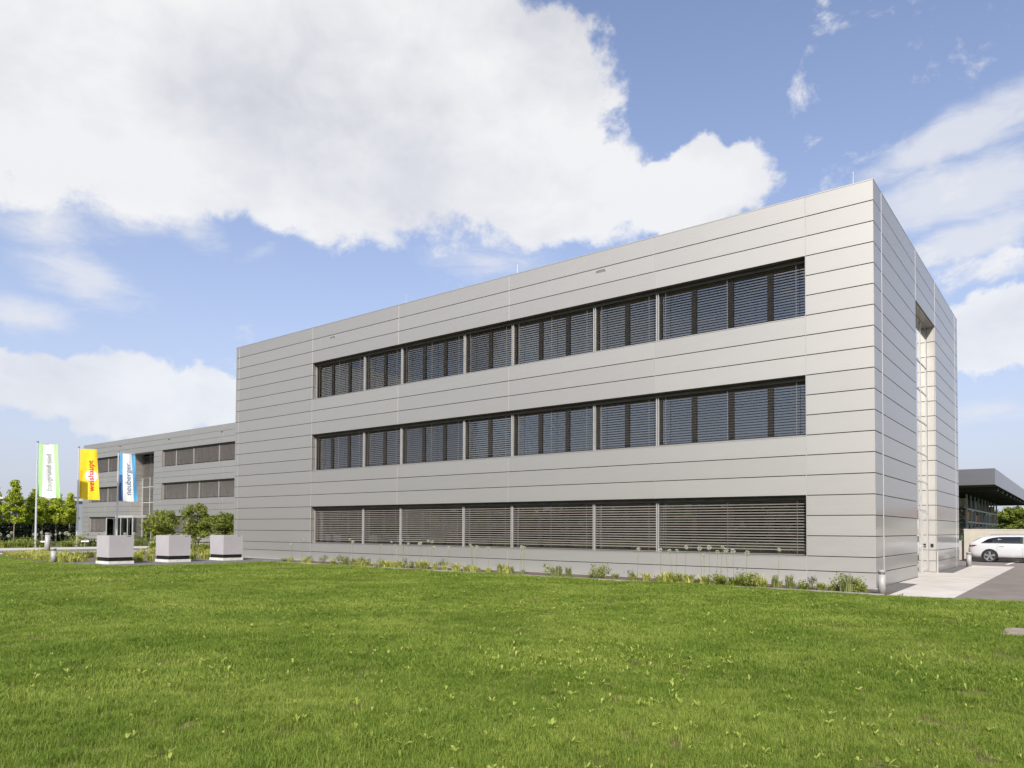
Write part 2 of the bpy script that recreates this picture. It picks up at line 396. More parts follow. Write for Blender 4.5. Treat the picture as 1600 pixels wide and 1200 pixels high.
KB = empty('kerb'); KB['kind'] = 'structure'
KM = MB().box(0, .97, 0, .25, -.05, .03).mesh('edging_stone', M['kerb'])
for i in range(27):
    link('edging_stone', KM, KB, (-26.2+i*.995, -2.40, 0))
poly_sheet('gravel_yard', [(-25.6, -2.14), (-25.6, -4.6), (-26.4, -9.0), (-31.2, -9.7), (-31.2, -0.42), (-25.6, -0.42)], 0.003, M['gravel'])
poly_sheet('planting_bed', [(-31.2, -9.68), (-34.5, -9.3), (-44.4, -8.2), (-44.4, 6), (-33.2, 6), (-33.2, -0.42), (-31.2, -.42)], 0.003, M['soil'])
poly_sheet('pavement', [(-44.4, -20), (-46.2, -20), (-46.2, 15), (-44.4, 15)], 0.005, M['pave'])
poly_sheet('road', [(-46.2, -20), (-51.5, -20), (-51.5, 15), (-46.2, 15)], -0.005, M['road'])
poly_sheet('pavement', [(-51.5, -20), (-57.6, -20), (-57.6, 15), (-51.5, 15)], 0.005, M['pave'])
poly_sheet('planting_bed', [(-57.6, -20), (-63, -20), (-63, 12), (-57.6, 12)], 0.004, M['soil'])
poly_sheet('forecourt', [(-44, 12), (-57.6, 15), (-63, 12), (-94, 12), (-94, 17), (-44, 17)], 0.001, M['pave'])
# low kerb to the car park side of the lawn
KM2 = MB().box(0, .97, 0, .12, -.05, .02).mesh('edging_stone', M['kerb'])
for i in range(9):
    link('edging_stone', KM2, KB, (0.72+i*.995, -2.39, 0))
# slabs let into the lawn at the right
PV = empty('paving'); PV['kind'] = 'structure'
M['slab'] = ground_mat('brown paving slab', (0.22, 0.18, 0.145), (0.34, 0.285, 0.23), 2.5, (60, .4), bump=.3)
SM = MB().box(0, .62, 0, .6, -.04, .01).mesh('paving_slab', M['slab'])
for i in range(3):
    for j in range(2): link('paving_slab', SM, PV, (3.56+i*.635, -8.85+j*.615, 0))
# parking bay line
MB().box(-.06, .06, 0, 5.5, 0.001, .005).build('bay_line', M['white'], None, (1.62, 20.9, 0), (0, 0, R(-2)))['kind'] = 'structure'
MB().box(-.06, .06, 0, 5.0, 0.001, .005).build('bay_line', M['white'], None, (4.3, 20.9, 0), (0, 0, R(-2)))['kind'] = 'structure'

# hills all round
hm = ground_mat('wooded hills', (0.030, 0.042, 0.022), (0.10, 0.115, 0.055), 0.006, (0.05, .5), bump=0)
hv, hf = [], []
NH = 180
for i in range(NH):
    a = 2*math.pi*i/NH
    h = 25+7*math.sin(3*a+.6)+5*math.sin(7*a+1)+2.5*math.sin(17*a)+1.5*math.sin(41*a+2)
    da = (a-math.radians(58)+math.pi) % (2*math.pi)-math.pi
    h += 30*math.exp(-(da/math.radians(20))**4)  # unseen stretch raised to mirror as a dark band in the end wall
    for rad, z in ((620, -1), (690, h*.45), (800, h*.95), (900, h), (1100, h*1.05), (1300, -1)):
        hv.append((rad*math.cos(a), rad*math.sin(a), z))
for i in range(NH):
    j = (i+1) % NH
    for k in range(5): hf.append((i*6+k, j*6+k, j*6+k+1, i*6+k+1))
MB().add(hv, hf).build('hills', hm, smooth=True)['kind'] = 'structure'

# ------------------------------------------------------------------ facade pieces
_pc = {}


def panel_mesh(w, h, t=0.04, mt='panel'):
    key = (round(w, 3), round(h, 3), t, mt)
    if key not in _pc:
        a, b, c = w/2, h/2, 0.004
        vs = [(-a, c, -b), (a, c, -b), (a, c, b), (-a, c, b), (-a+c, 0, -b+c), (a-c, 0, -b+c), (a-c, 0, b-c), (-a+c, 0, b-c),
              (-a, t, -b), (a, t, -b), (a, t, b), (-a, t, b)]
        fs = [(4, 5, 6, 7), (0, 1, 5, 4), (1, 2, 6, 5), (2, 3, 7, 6), (3, 0, 4, 7), (8, 9, 1, 0), (9, 10, 2, 1), (10, 11, 3, 2), (11, 8, 0, 3), (11, 10, 9, 8)]
        _pc[key] = MB().add(vs, fs).mesh('panel', M[mt])
    return _pc[key]


GAP = 0.022; VG = 0.016


def panel(parent, a0, a1, z0, z1, face='front', off=0.0):
    """front: a runs along X, faces -Y at y=off; side: a runs along Y, faces +X at x=off"""
    me = panel_mesh(a1-a0-VG, z1-z0-GAP)
    if face == 'front': return link('panel', me, parent, ((a0+a1)/2, off, (z0+z1)/2))
    return link('panel', me, parent, (off, (a0+a1)/2, (z0+z1)/2), (0, 0, R(90)))


H0 = 0.433
def zrow(k):            # height of joint k, counted from the parapet
    return (18-k)*0.6+2*H0 if k <= 18 else (20-k)*H0
HT = zrow(0)

_bl = {}


def blind_mesh(w, h, tilt, mt='slat', pitch=0.087, sw=0.085):
    key = (round(w, 2), round(h, 2), tilt)
    if key in _bl: return _bl[key]
    b = MB()
    ns = int((h-.16)/pitch)
    ct, st = math.cos(R(tilt)), math.sin(R(tilt))
    for i in range(ns):
        z = h-.15-i*pitch
        # slightly crowned slat; the outer (-Y) edge hangs lower
        prof = [(-sw/2, 0), (-sw/6, .006), (sw/6, .006), (sw/2, 0)]
        pts = [(p*ct - q*st, p*st + q*ct) for p, q in prof]
        dz = rng.uniform(-.0015, .0015)
        vs = [(x, y, z+zz+dz) for x in (-w/2, w/2) for (y, zz) in pts]
        b.add(vs, [(0, 1, 5, 4), (1, 2, 6, 5), (2, 3, 7, 6)])
    b.box(-w/2, w/2, -.03, .03, .012, .04)                      # bottom rail
    b.box(-w/2, w/2, -.035, .035, h-.11, h-.04)                 # head rail
    for x in ([-w/2+.25, w/2-.25] + ([0] if w > 3 else [])):    # ladder tapes
        b.box(x-.006, x+.006, -.045, -.041, .03, h-.08)
    _bl[key] = b.mesh('blind', M[mt]); return _bl[key]


def window(parent, x0, x1, z0, z1, mods, tilt, y=0.0, curtain=True, rails=(True, True)):
    """one field of the ribbon: frame > panes, blind, guide rails, curtain. mods = x positions of the mullions inside the field"""
    xs = [x0]+list(mods)+[x1]
    fr = MB(); yf0, yf1 = .36, .44
    fr.box(x0+.002, x1-.002, yf0, yf1, z0+.002, z0+.09); fr.box(x0+.002, x1-.002, yf0, yf1, z1-.2, z1-.002)
    for i, x in enumerate(xs):
        wl, wr = (.0, .10) if i == 0 else ((.10, 0.0) if i == len(xs)-1 else (.09, .09))
        fr.box(x-wl+(.002 if i == 0 else 0), x+wr-(.002 if i == len(xs)-1 else 0), yf0-.001, yf1+.001, z0+.091, z1-.201)
    wo_ = fr.build('window', M['frame'], parent, (0, y, 0))
    for i in range(len(xs)-1):
        a = xs[i]+(.10 if i == 0 else .09); b_ = xs[i+1]-(.10 if i == len(xs)-2 else .09)
        MB().box(a-.01, b_+.01, .395, .403, z0+.085, z1-.195).build('pane', M['glass'], wo_)
    link('blind', blind_mesh(x1-x0-.13, z1-z0, tilt), wo_, ((x0+x1)/2, .245, z0))
    for s, on in ((0, rails[0]), (1, rails[1])):
        if on:
            x = x0+.022 if s == 0 else x1-.046
            MB().box(x, x+.024, .20, .285, z0+.003, z1-.003).build('guide_rail', M['rail'], wo_)
    if curtain:
        cb_ = MB(); w = .5; n_ = 26
        vs = []
        for i in range(n_):
            xx = xs[0]+.12+w*i/(n_-1); yy = .65+.03*math.sin(i*1.9)
            vs += [(xx, yy, z0-.2), (xx, yy, z1)]
        cb_.add(vs, [(2*i, 2*i+2, 2*i+3, 2*i+1) for i in range(n_-1)])
        cb_.build('curtain', M['curtain'], wo_)
    return wo_


# ------------------------------------------------------------------ main office building
B = empty('office_building', (0, 0, 0))
tag(B, 'three storey grey metal panel office building nearest the lawn', 'building')
XJ = [0, -1.8788, -6.8699, -13.2034, -19.5311, -25.7633, -32.36, -32.6794]
YJ = [0, 1.0706, 6.6464, 10.9606, 16.7291, 17.6144]
L, WD = 32.6794, 17.6144
WINROWS = set(range(3, 6)) | set(range(9, 12)) | set(range(15, 18))
for k in range(20):
    z1, z0 = zrow(k), zrow(k+1)
    for i in range(7):
        if k in WINROWS and 1 <= i <= 4: continue
        panel(B, XJ[i+1], XJ[i], z0, z1)
    for i in range(5):
        if i == 2 and k >= 3: continue
        panel(B, YJ[i], YJ[i+1], z0, z1, 'side')
# vertical joint profiles (set back a little from the sheet faces)
for i in range(1, 7):
    for (ka, kb) in ([(0, 3), (6, 9), (12, 15), (18, 20)] if 2 <= i <= 4 else [(0, 20)]):
        MB().box(XJ[i]-.0065, XJ[i]+.0065, .003 if i == 1 else .012, .03, zrow(kb), zrow(ka)-.01).build('joint_strip', M['rail' if i == 1 else 'joint'], B)
for i in range(1, 5):
    for (ka, kb) in ([(0, 3)] if i in (2, 3) else [(0, 20)]):
        MB().box(-.03, .004, YJ[i]-.016, YJ[i]+.016, zrow(kb), zrow(ka)-.01).build('joint_strip', M['strip'], B)
FL = [(zrow(6), zrow(3)), (zrow(12), zrow(9)), (zrow(18), zrow(15))]
# carcass
XW0, XW1 = XJ[5], XJ[1]
cw = MB()
for za, zb in ((-.1, FL[2][0]), (FL[2][1], FL[1][0]), (FL[1][1], FL[0][0]), (FL[0][1], HT-.02)):
    cw.box(-L+.03, -.03, .03, .45, za, zb)
for za, zb in FL:
    cw.box(-L+.03, XW0, .03, .45, za+.001, zb-.001); cw.box(XW1, -.03, .03, .45, za+.001, zb-.001)
cw.box(-L+.031, -L+.35, .451, WD-.03, -.1, HT-.02)
cw.box(-L+.351, -.03, WD-.35, WD-.031, -.1, HT-.02)
cw.box(-.35, -.03, .451, YJ[2], -.1, HT-.02); cw.box(-.35, -.03, YJ[3], WD-.351, -.1, HT-.02); cw.box(-.35, -.03, YJ[2]+.001, YJ[3]-.001, zrow(3), HT-.02)
cw.build('wall', M['core'], B)
sl = MB()
for za, zb in ((-.1, 0.12), (FL[2][1]+.05, FL[1][0]-.1), (FL[1][1]+.05, FL[0][0]-.1)):
    sl.box(-L+.36, -3.4, .46, WD-.36, za, zb)
sl.box(-L+.36, -3.4, 5.5, 5.7, .121, 11.0)
for x in (-6.86, -13.2, -19.53, -25.8):
    for za, zb in FL: sl.box(x-.08, x+.08, .6, 5.49, za-.6, zb+.04)
sl.box(-3.5, -3.4, .46, 12, .13, 11.0)
sl.build('floor_slab', M['room'], B)
rf = MB(); rf.box(-L+.36, -.36, .36, WD-.36, 11.05, 11.2); rf.build('roof', M['roof'], B)
cp = MB()
cp.box(-L-.005, .005, -.006, .36, HT-.008, HT+.02); cp.box(-L-.005, -L+.36, .361, WD-.001, HT-.008, HT+.02); cp.box(-.36, .005, .361, WD+.005, HT-.008, HT+.02)
cp.build('parapet_coping', M['panel'], B)
# left end and back cladding
for k in range(20):
    MB().box(-L-.0, -L+.029, .0+.045, WD, zrow(k+1)+.011, zrow(k)-.011).build('end_panel', M['panel'], B)
# window openings: head lining, sill, reveals
MODX = [-25.7633, -22.06, -19.52, -15.74, -13.18, -9.39, -6.86, -1.8788]
MULL = [[-24.6, -23.33], [-20.79], [-18.26, -17.0], [-14.46], [-11.92, -10.66], [-8.12], [-5.59, -4.32, -3.05]]
for fi, (za, zb) in enumerate(FL):
    hb = MB(); hb.box(XW0+.02, XW1-.02, .19, .30, zb-.13, zb-.013); hb.box(XW0+.001, XW1-.001, .036, .36, zb-.012, zb-.001)
    hb.build('blind_box', M['head'], B)
    MB().add([(XW0, -.01, za-.006), (XW1, -.01, za-.006), (XW1, .36, za+.012), (XW0, .36, za+.012), (XW0, -.01, za-.03), (XW1, -.01, za-.03)],
             [(0, 1, 2, 3), (4, 5, 1, 0)]).build('sill', M['panel'], B)
    for k in range(3):
        MB().box(XW0, XW0+.012, .041, .358, za+.6*k+.011, za+.6*k+.589).build('reveal_panel', M['panel'], B)
        MB().box(XW1-.012, XW1, .041, .358, za+.6*k+.011, za+.6*k+.589).build('reveal_panel', M['panel'], B)
    for i in range(7):
        window(B, MODX[i]+(.016 if i == 0 else .0), MODX[i+1]-(.016 if i == 6 else 0), za, zb, MULL[i], (6, 9, 4, 11, 5, 8, 6)[i]+(1 if fi else 0) if fi < 2 else (28, 25, 29, 27, 26, 30, 27)[i],
               curtain=len(MULL[i]) >= 2, rails=(True, i < 6))
# narrow vents under the parapet
for px_, z in ((-9.0, zrow(1)-.11), (-24.2, zrow(1)-.11)):
    v_ = MB(); v_.box(px_-.22, px_+.22, -.012, -.001, z-.045, z+.045)
    vo = v_.build('vent', M['lframe'], B)
    for s in range(3): MB().box(px_-.2, px_+.2, -.015, -.0125, z-.034+s*.026, z-.02+s*.026).build('louvre', M['core'], vo)
# lightning rods on the parapet
for x in (-.55, -12.9, -19.2, -25.5, -32.3):
    MB().tube([(x, .12, HT+.015), (x, .12, HT+.42)], .007, 6).build('lightning_rod', M['steel'], B)

# tall glazed slot with door in the short side
Y0, Y1, ZT = YJ[2], YJ[3], zrow(3)
for k in range(3, 20):
    z1, z0 = zrow(k), zrow(k+1)
    me = panel_mesh(.26, z1-z0-GAP)
    link('reveal_panel', me, B, (-.165, Y1-.012, (z0+z1)/2))
    link('reveal_panel', me, B, (-.165, Y0+.012, (z0+z1)/2), (0, 0, R(180)))
MB().box(-.30, -.041, Y0+.05, Y1-.05, ZT-.03, ZT-.002).build('soffit', M['panel'], B)
fr = MB(); xg0, xg1 = -.36, -.30
ys = [Y0+.06, Y0+1.75, Y1-1.45, Y1-.06]
for i, y in enumerate(ys): fr.box(xg0, xg1, y-.045, y+.045, 0.0, ZT-.035)
zt_ = [.02, 2.45, 3.55, 4.65, 5.9, 7.1, 8.2, ZT-.06]
for z in zt_: fr.box(xg0+.002, xg1-.002, Y0+.02, Y1-.02, z-.028, z+.028)
sw_ = fr.build('glazed_slot', M['lframe'], B)
for i in range(3):
    for j in range(len(zt_)-1):
        if j == 0 and i == 2: continue
        MB().box(-.335, -.325, ys[i]+.04, ys[i+1]-.04, zt_[j]+.025, zt_[j+1]-.025).build('pane', M['doorglass'], sw_)
dr = MB(); dy0, dy1 = ys[2]+.05, ys[3]-.05
for a, b_ in ((dy0, dy0+.07), (dy1-.07, dy1)): dr.box(-.34, -.285, a, b_, .05, 2.415)
dr.box(-.339, -.286, dy0+.07, dy1-.07, .05, .15); dr.box(-.339, -.286, dy0+.07, dy1-.07, 2.33, 2.414)
do = dr.build('door', M['lframe'], B)
MB().box(-.316, -.308, dy0+.065, dy1-.065, .145, 2.335).build('pane', M['doorglass'], do)
MB().tube([(-.285, dy0+.05, 1.05), (-.23, dy0+.05, 1.05), (-.23, dy0+.26, 1.05)], .013, 8).build('handle', M['steel'], do)
for z in (.35, 1.2, 2.1): MB().tube([(-.28, dy1-.02, z-.06), (-.28, dy1-.02, z+.06)], .015, 8).build('hinge', M['steel'], do)
MB().box(-.22, -.12, Y1-.035, Y1-.0125, .98, 1.12).build('intercom', M['black'], B)

# ------------------------------------------------------------------ second office building behind, with entrance
B2 = empty('office_building', (-94.6, 16.6, 0.12))
tag(B2, 'farther grey panel office building behind the flags with closed blinds and entrance recess', 'building')
L2 = 40.0
def X2(x): return x+94.6
xl0, xl1, xs0, xs1, xr0 = X2(-92.7), X2(-83.3), X2(-81.6), X2(-76.3), X2(-74.5)
XE = L2-3.0
cols2 = [0, xl0, X2(-88.2), xl1, xs0, xs1, xr0, X2(-68.2), X2(-62.2), L2]
for k in range(20):
    z1, z0 = zrow(k), zrow(k+1)
    for i in range(len(cols2)-1):
        if k in WINROWS and (i in (1, 2, 6, 7)): continue
        if k in WINROWS and i == 8: continue
        if k >= 3 and i == 4: continue
        panel(B2, cols2[i], cols2[i+1], z0, z1)
cw = MB()
for za, zb in ((-.2, FL[2][0]), (FL[2][1], FL[1][0]), (FL[1][1], FL[0][0])):
    cw.box(.03, xs0-.045, .03, .45, za, zb); cw.box(xs1+.045, L2-.03, .03, .45, za, zb)
cw.box(.03, L2-.03, .03, .45, FL[0][1], HT-.02)
for za, zb in FL:
    for a, b_ in ((.03, xl0), (xl1, xs0-.046), (xs1+.046, xr0), (XE, L2-.03)): cw.box(a, b_, .031, .449, za+.001, zb-.001)
cw.box(.03, .4, .451, 15, -.2, HT-.02); cw.box(L2-.4, L2-.03, .451, 15, -.2, HT-.02)
cw.box(.401, L2-.401, 3.0, 3.3, -.2, HT-.02)
cw.box(xs0-.3, xs0-.05, .451, 2.99, -.2, HT-.03); cw.box(xs1+.05, xs1+.3, .451, 2.99, -.2, HT-.03)
cw.box(xs0-.04, xs1+.04, .451, 2.99, zrow(3)+.05, HT-.03)
cw.build('wall', M['core'], B2)
sl = MB()
for za, zb in ((FL[2][1]+.05, FL[1][0]-.1), (FL[1][1]+.05, FL[0][0]-.1)):
    sl.box(.41, xs0-.31, .46, 2.98, za, zb); sl.box(xs1+.31, L2-.41, .46, 2.98, za, zb)
sl.build('floor_slab', M['room'], B2)
MB().box(.41, L2-.41, .41, 15, 11.05, 11.2).build('roof', M['roof'], B2)
MB().box(-.005, L2, -.006, .4, HT-.008, HT+.02).build('parapet_coping', M['panel'], B2)
for k in range(20):
    z1, z0 = zrow(k), zrow(k+1)
    if k >= 3:
        link('reveal_panel', panel_mesh(1.28, z1-z0-GAP), B2, (xs0-.0, .69, (z0+z1)/2), (0, 0, R(90)))
        link('reveal_panel', panel_mesh(1.28, z1-z0-GAP), B2, (xs1+.0, .69, (z0+z1)/2), (0, 0, R(-90)))
MB().box(xs0, xs1, .041, 1.34, zrow(3)-.02, zrow(3)-.001).build('soffit', M['panel'], B2)
fields2 = {0: ([xl0, X2(-88.0), xl1], [xr0, X2(-71.8), X2(-68.2), X2(-63.3), XE]),
           1: ([xl0, X2(-88.0), xl1], [xr0, X2(-69.4), X2(-67.0), X2(-63.3), XE]),
           2: ([xl0, X2(-88.0), xl1], [xr0, X2(-69.4), X2(-67.0), X2(-63.3), XE])}
for fi, (za, zb) in enumerate(FL):
    for band in fields2[fi]:
        hb = MB(); hb.box(band[0]+.02, band[-1]-.001, .036, .36, zb-.012, zb-.002); hb.box(band[0]+.02, band[-1]-.001, .2, .3, zb-.14, zb-.013); hb.build('blind_box', M['head'], B2)
        MB().box(band[0], band[-1], -.01, .36, za-.02, za-.004).build('sill', M['panel'], B2)
        MB().box(band[0], band[0]+.012, .041, .358, za+.005, zb-.005).build('reveal_panel', M['panel'], B2)
        for a, b_ in zip(band[:-1], band[1:]):
            nm = max(1, round((b_-a)/1.27))
            window(B2, a, b_, za, zb, [a+(b_-a)*j/nm for j in range(1, nm)], 40, curtain=False)
for px_ in (X2(-84.5), X2(-73), X2(-62.5)):
    MB().box(px_-.2, px_+.2, -.012, -.001, zrow(1)-.16, zrow(1)-.07).build('vent', M['core'], B2)
# entrance recess glazing
fr = MB(); yg = 1.36
xg = [xs0+.02, xs0+1.75, xs0+3.5, xs1-.02]
for x in xg: fr.box(x-.05, x+.05, yg-.05, yg+.03, 0, zrow(3)-.03)
zz2 = [.02, 2.8, 4.3, 6.1, 7.2, 9.6]
for z in zz2: fr.box(xs0+.0, xs1-.0, yg-.048, yg+.028, z-.04, z+.04)
es = fr.build('glazed_slot', M['lframe'], B2)
for i in range(3):
    for j in range(len(zz2)-1):
        MB().box(xg[i]+.045, xg[i+1]-.045, yg-.012, yg-.002, zz2[j]+.035, zz2[j+1]-.035).build('pane', M['glass'], es)
    link('blind', blind_mesh(xg[i+1]-xg[i]-.06, 2.4, 40), es, ((xg[i]+xg[i+1])/2, yg-.12, 7.25))
# glass porch at the entrance
PX0, PX1, PY0, PZ = xs0+.35, xs1-1.0, -1.7, 2.75
fr = MB()
for x in (PX0, PX0+1.15, PX1-1.15, PX1):
    fr.box(x-.05, x+.05, PY0-.05, PY0+.05, 0, PZ-.25)
for y in (PY0+1.0, PY0+2.0): fr.box(PX1-.049, PX1+.049, y-.05, y+.05, 0, PZ-.25)
fr.box(PX0-.08, PX1+.08, PY0-.08, 1.28, PZ-.25, PZ)
po = fr.build('entrance_porch', M['lframe'], B2)
for a, b_ in ((PX0, PX0+1.15), (PX0+1.15, PX1-1.15), (PX1-1.15, PX1)):
    MB().box(a+.05, b_-.05, PY0-.006, PY0+.006, .02, PZ-.26).build('pane', M['glass'], po)
for y in (PY0, PY0+1.0, PY0+2.0): MB().box(PX1-.006, PX1+.006, y+.05, y+.95, .02, PZ-.26).build('pane', M['glass'], po)
fr = MB()                                                        # open door leaf standing out from the porch
fr.box(-.04, .04, -.04, .04, 0, 2.45); fr.box(1.3, 1.38, -.04, .04, 0, 2.45); fr.box(.04, 1.3, -.039, .039, 2.36, 2.45); fr.box(.04, 1.3, -.039, .039, .0, .1)
dl = fr.build('door', M['lframe'], B2, (PX0-.15, PY0-.05, .02), (0, 0, R(-62)))
MB().box(.04, 1.3, -.005, .005, .1, 2.36).build('pane', M['glass'], dl)

# ------------------------------------------------------------------ planters (three cubes on plinths)
pn = ['pale grey cube planter farthest to the left of the three, beside the bollards',
      'middle one of three pale grey cube planters on the gravel',
      'pale grey cube planter closest to the office building, overlapping its left edge']
for i, (x, y) in enumerate(((-28.3, -8.46), (-28.3, -5.86), (-28.3, -3.17))):
    o = empty('planter', (x, y, 0)); tag(o, pn[i], 'planter', 'cube planters on the gravel yard')
    PWX, PWY = 1.22, 1.03
    MB().box(-PWX-.02, .02, -.02, PWY+.02, -.02, .125).build('plinth', M['plinth'], o)
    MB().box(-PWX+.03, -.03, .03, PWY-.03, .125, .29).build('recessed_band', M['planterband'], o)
    b = MB(); t = .05
    b.box(-PWX, 0, 0, t, .29, 1.235); b.box(-PWX, 0, PWY-t, PWY, .29, 1.235); b.box(-PWX, -PWX+t, t, PWY-t, .291, 1.234); b.box(-t, 0, t, PWY-t, .291, 1.234)
    b.box(-PWX+t, -t, t, PWY-t, .292, .33)
    b.build('body', M['planter'], o)
    MB().box(-PWX+t, -t, t, PWY-t, .331, 1.15).build('soil', M['soil'], o)
    MB().box(.0005, .003, PWY-.28, PWY-.12, 1.185, 1.205).build('lifting_slot', M['planterband'], o)

# ------------------------------------------------------------------ bollards and post
def bollard(loc, h, d, label):
    o = empty('bollard', loc); tag(o, label, 'bollard', 'grey bollards')
    r_ = d/2
    MB().lathe([(r_, -.02), (r_, h-.11)], 24).build('post', M['boll'], o, smooth=False)
    MB().lathe([(r_*.86, h-.11), (r_*.86, h-.07)], 24).build('light_slot', M['bolldark'], o)
    MB().lathe([(r_, h-.07), (r_, h-.012), (r_*.94, h), (0.01, h)], 24).build('cap', M['boll'], o)
    for ch in o.children:
        for p in ch.data.polygons: p.use_smooth = len(p.vertices) == 4
    return o


bollard((0.54, -2.0, 0), .62, .175, 'short grey bollard light at the front corner of the office building')
bollard((0.42, 17.2, 0), .66, .21, 'grey bollard light near the rear bumper of the white car')
bollard((-31.2, -9.55, 0), .65, .22, 'shorter of the two grey bollards left of the planters')
bollard((-42.7, -5.7, 0), 1.24, .28, 'taller grey bollard behind the yellow plants, left of the planters')
o = empty('guard_post', (0.16, 9.85, 0)); tag(o, 'thin pale steel post beside the glazed door slot', 'post')
MB().tube([(0, 0, -.02), (0, 0, .84)], .03, 14).build('post', M['rail'], o, smooth=False)
MB().lathe([(.034, .84), (.034, .86), (.01, .868)], 14).build('cap', M['rail'], o)
MB().lathe([(.07, 0.0), (.07, .012)], 14).build('base_plate', M['rail'], o)

# ------------------------------------------------------------------ flags
M['fwhite'] = mat('white flag cloth', (0.70, 0.70, 0.70), 0.85, var=.03)
M['fgreen'] = mat('green flag cloth', (0.40, 0.65, 0.27), 0.85, var=.04)
M['fyellow'] = mat('yellow flag cloth', (0.84, 0.585, 0.02), 0.85, var=.04)
M['fyellowd'] = mat('golden flag cloth', (0.70, 0.44, 0.012), 0.85, var=.04)
M['fblue'] = mat('light blue flag cloth', (0.09, 0.34, 0.56), 0.85, var=.04)
M['fnavy'] = mat('dark blue flag cloth', (0.035, 0.10, 0.27), 0.85, var=.04)
M['tgrey'] = mat('pale grey lettering', (0.34, 0.40, 0.30), 0.85)
M['tred'] = mat('red lettering', (0.62, 0.035, 0.02), 0.85)
M['tblue'] = mat('blue grey lettering', (0.11, 0.16, 0.27), 0.85)
M['pole'] = mat('flagpole aluminium', (0.66, 0.66, 0.66), 0.35, 0.5, var=.05)


def text_mesh(txt, size, bold=0.0):
    cu = bpy.data.curves.new('lettering', 'FONT'); cu.body = txt; cu.size = size; cu.align_x = 'CENTER'; cu.align_y = 'CENTER'; cu.offset = bold
    cu.resolution_u = 3
    t = bpy.data.objects.new('lettering', cu); col.objects.link(t)
    dg = bpy.context.evaluated_depsgraph_get()
    me = bpy.data.meshes.new_from_object(t.evaluated_get(dg))
    bpy.data.objects.remove(t); bpy.data.curves.remove(cu)
    return me


FW_, FH_ = 1.2, 4.0
FD = Vector((0.326, 0.946, 0)); FN = Vector((0.946, -0.326, 0))


def flag_pos(seed):
    def f(u, v, off=0.0):   # u 0..1 out from the pole, v 0..1 up
        k = 1.0 + 0.22*(1-v)**1.3
        s = u*FW_*k
        w = (0.08*math.sin(5.2*u+2.2*v+seed)*u + 0.03*math.sin(11*u-6*v+seed*2)*u + 0.10*math.sin(4.2*(u+1-v)+seed)*(1-v)**2)
        p = FD*(s+.09) + FN*(w+off)
        return (p.x, p.y, v*FH_ - 0.10*u*(1-v) - .05*math.sin(u*3)*(1-v))
    return f


def cloth(parent, name, fn, u0, u1, v0, v1, mt, off=0.0, ub=None):
    nu, nv = 10, 24
    ub = ub or (u0, u1)
    vs = []
    for j in range(nv+1):
        v = v0+(v1-v0)*j/nv; t = v
        a, b_ = ub[0]+(u0-ub[0])*t, ub[1]+(u1-ub[1])*t
        for i in range(nu+1): vs.append(fn(a+(b_-a)*i/nu, v, off))
    fs = [(j*(nu+1)+i, j*(nu+1)+i+1, (j+1)*(nu+1)+i+1, (j+1)*(nu+1)+i) for j in range(nv) for i in range(nu)]
    return MB().add(vs, fs).build(name, mt, parent, smooth=True)


def lettering(parent, fn, txt, length, uc, vc, mt, bold=0.0, tall=1.0):
    me = text_mesh(txt, .5, bold)
    xs_ = [v.co.x for v in me.vertices]; k_ = length/(max(xs_)-min(xs_)); xm = (max(xs_)+min(xs_))/2
    for v in me.vertices: v.co.x = (v.co.x-xm)*k_; v.co.y *= k_*tall
    for s_, off in ((1, .045),):
        for vv in me.vertices:
            x, y = vv.co.x, vv.co.y          # x runs up the flag, y to the left
            vv.co = fn(uc - y/FW_ , vc + x/FH_, off)
    me.materials.clear(); me.materials.append(mt)
    return link('lettering', me, parent)


def pole(loc, label):
    o = empty('flagpole', loc); tag(o, label, 'flagpole', 'flagpoles beside the road')
    MB().tube([(0, 0, -.05), (0, 0, 3.5), (0, 0, 8.0)], [.075, .065, .045], 14).build('pole', M['pole'], o, smooth=False)
    MB().lathe([(.085, 8.0), (.085, 8.06), (.03, 8.09)], 12).build('cap', M['bolldark'], o)
    MB().tube([(0, 0, 7.93), (FD*.65)[:2] and (FD.x*.6, FD.y*.6, 7.93), (FD.x*1.28, FD.y*1.28, 7.93)], .016, 6).build('arm', M['pole'], o)
    MB().lathe([(.16, 0), (.16, .05), (.09, .09)], 14).build('base', M['steel'], o)
    return o


PP = [(-57.9, -1.12), (-59.3, 2.32), (-60.5, 5.92)]
pole((*PP[0], 0), 'leftmost tall flagpole carrying the green and white flag')
pole((*PP[1], 0), 'middle tall flagpole carrying the yellow flag')
pole((*PP[2], 0), 'tall flagpole nearest the entrance carrying the blue and white flag')
zf = 3.9
f1 = empty('flag', (*PP[0], zf)); tag(f1, 'white flag with green side stripes and pale upright lettering', 'flag', 'advertising flags')
fn = flag_pos(0.4)
cloth(f1, 'stripe', fn, 0, .22, 0, 1, M['fgreen'], ub=(0, .18)); cloth(f1, 'cloth', fn, .22, .80, 0, 1, M['fwhite'], ub=(.18, .80)); cloth(f1, 'stripe', fn, .80, 1, 0, 1, M['fgreen'], ub=(.80, 1))
lettering(f1, fn, 'baugrund süd', 2.7, .50, .48, M['tgrey'], -.004, .9)
f2 = empty('flag', (*PP[1], zf)); tag(f2, 'yellow flag with white disc and red upright lettering', 'flag', 'advertising flags')
fn = flag_pos(2.1)
cloth(f2, 'cloth', fn, 0, 1, 0, 1, M['fyellow'])
cloth(f2, 'stripe', fn, 0.0, .20, .02, .575, M['fyellowd'], .006, ub=(0, .10))
vs = [fn(.62, .47, .012)]
for q_ in range(1, 7): vs += [fn(.62+.34*q_/6*math.cos(a*math.pi/18), .47+.34*q_/6*FW_/FH_*math.sin(a*math.pi/18)*1.12, .012) for a in range(36)]
fs = [(0, 1+k, 1+(k+1) % 36) for k in range(36)]
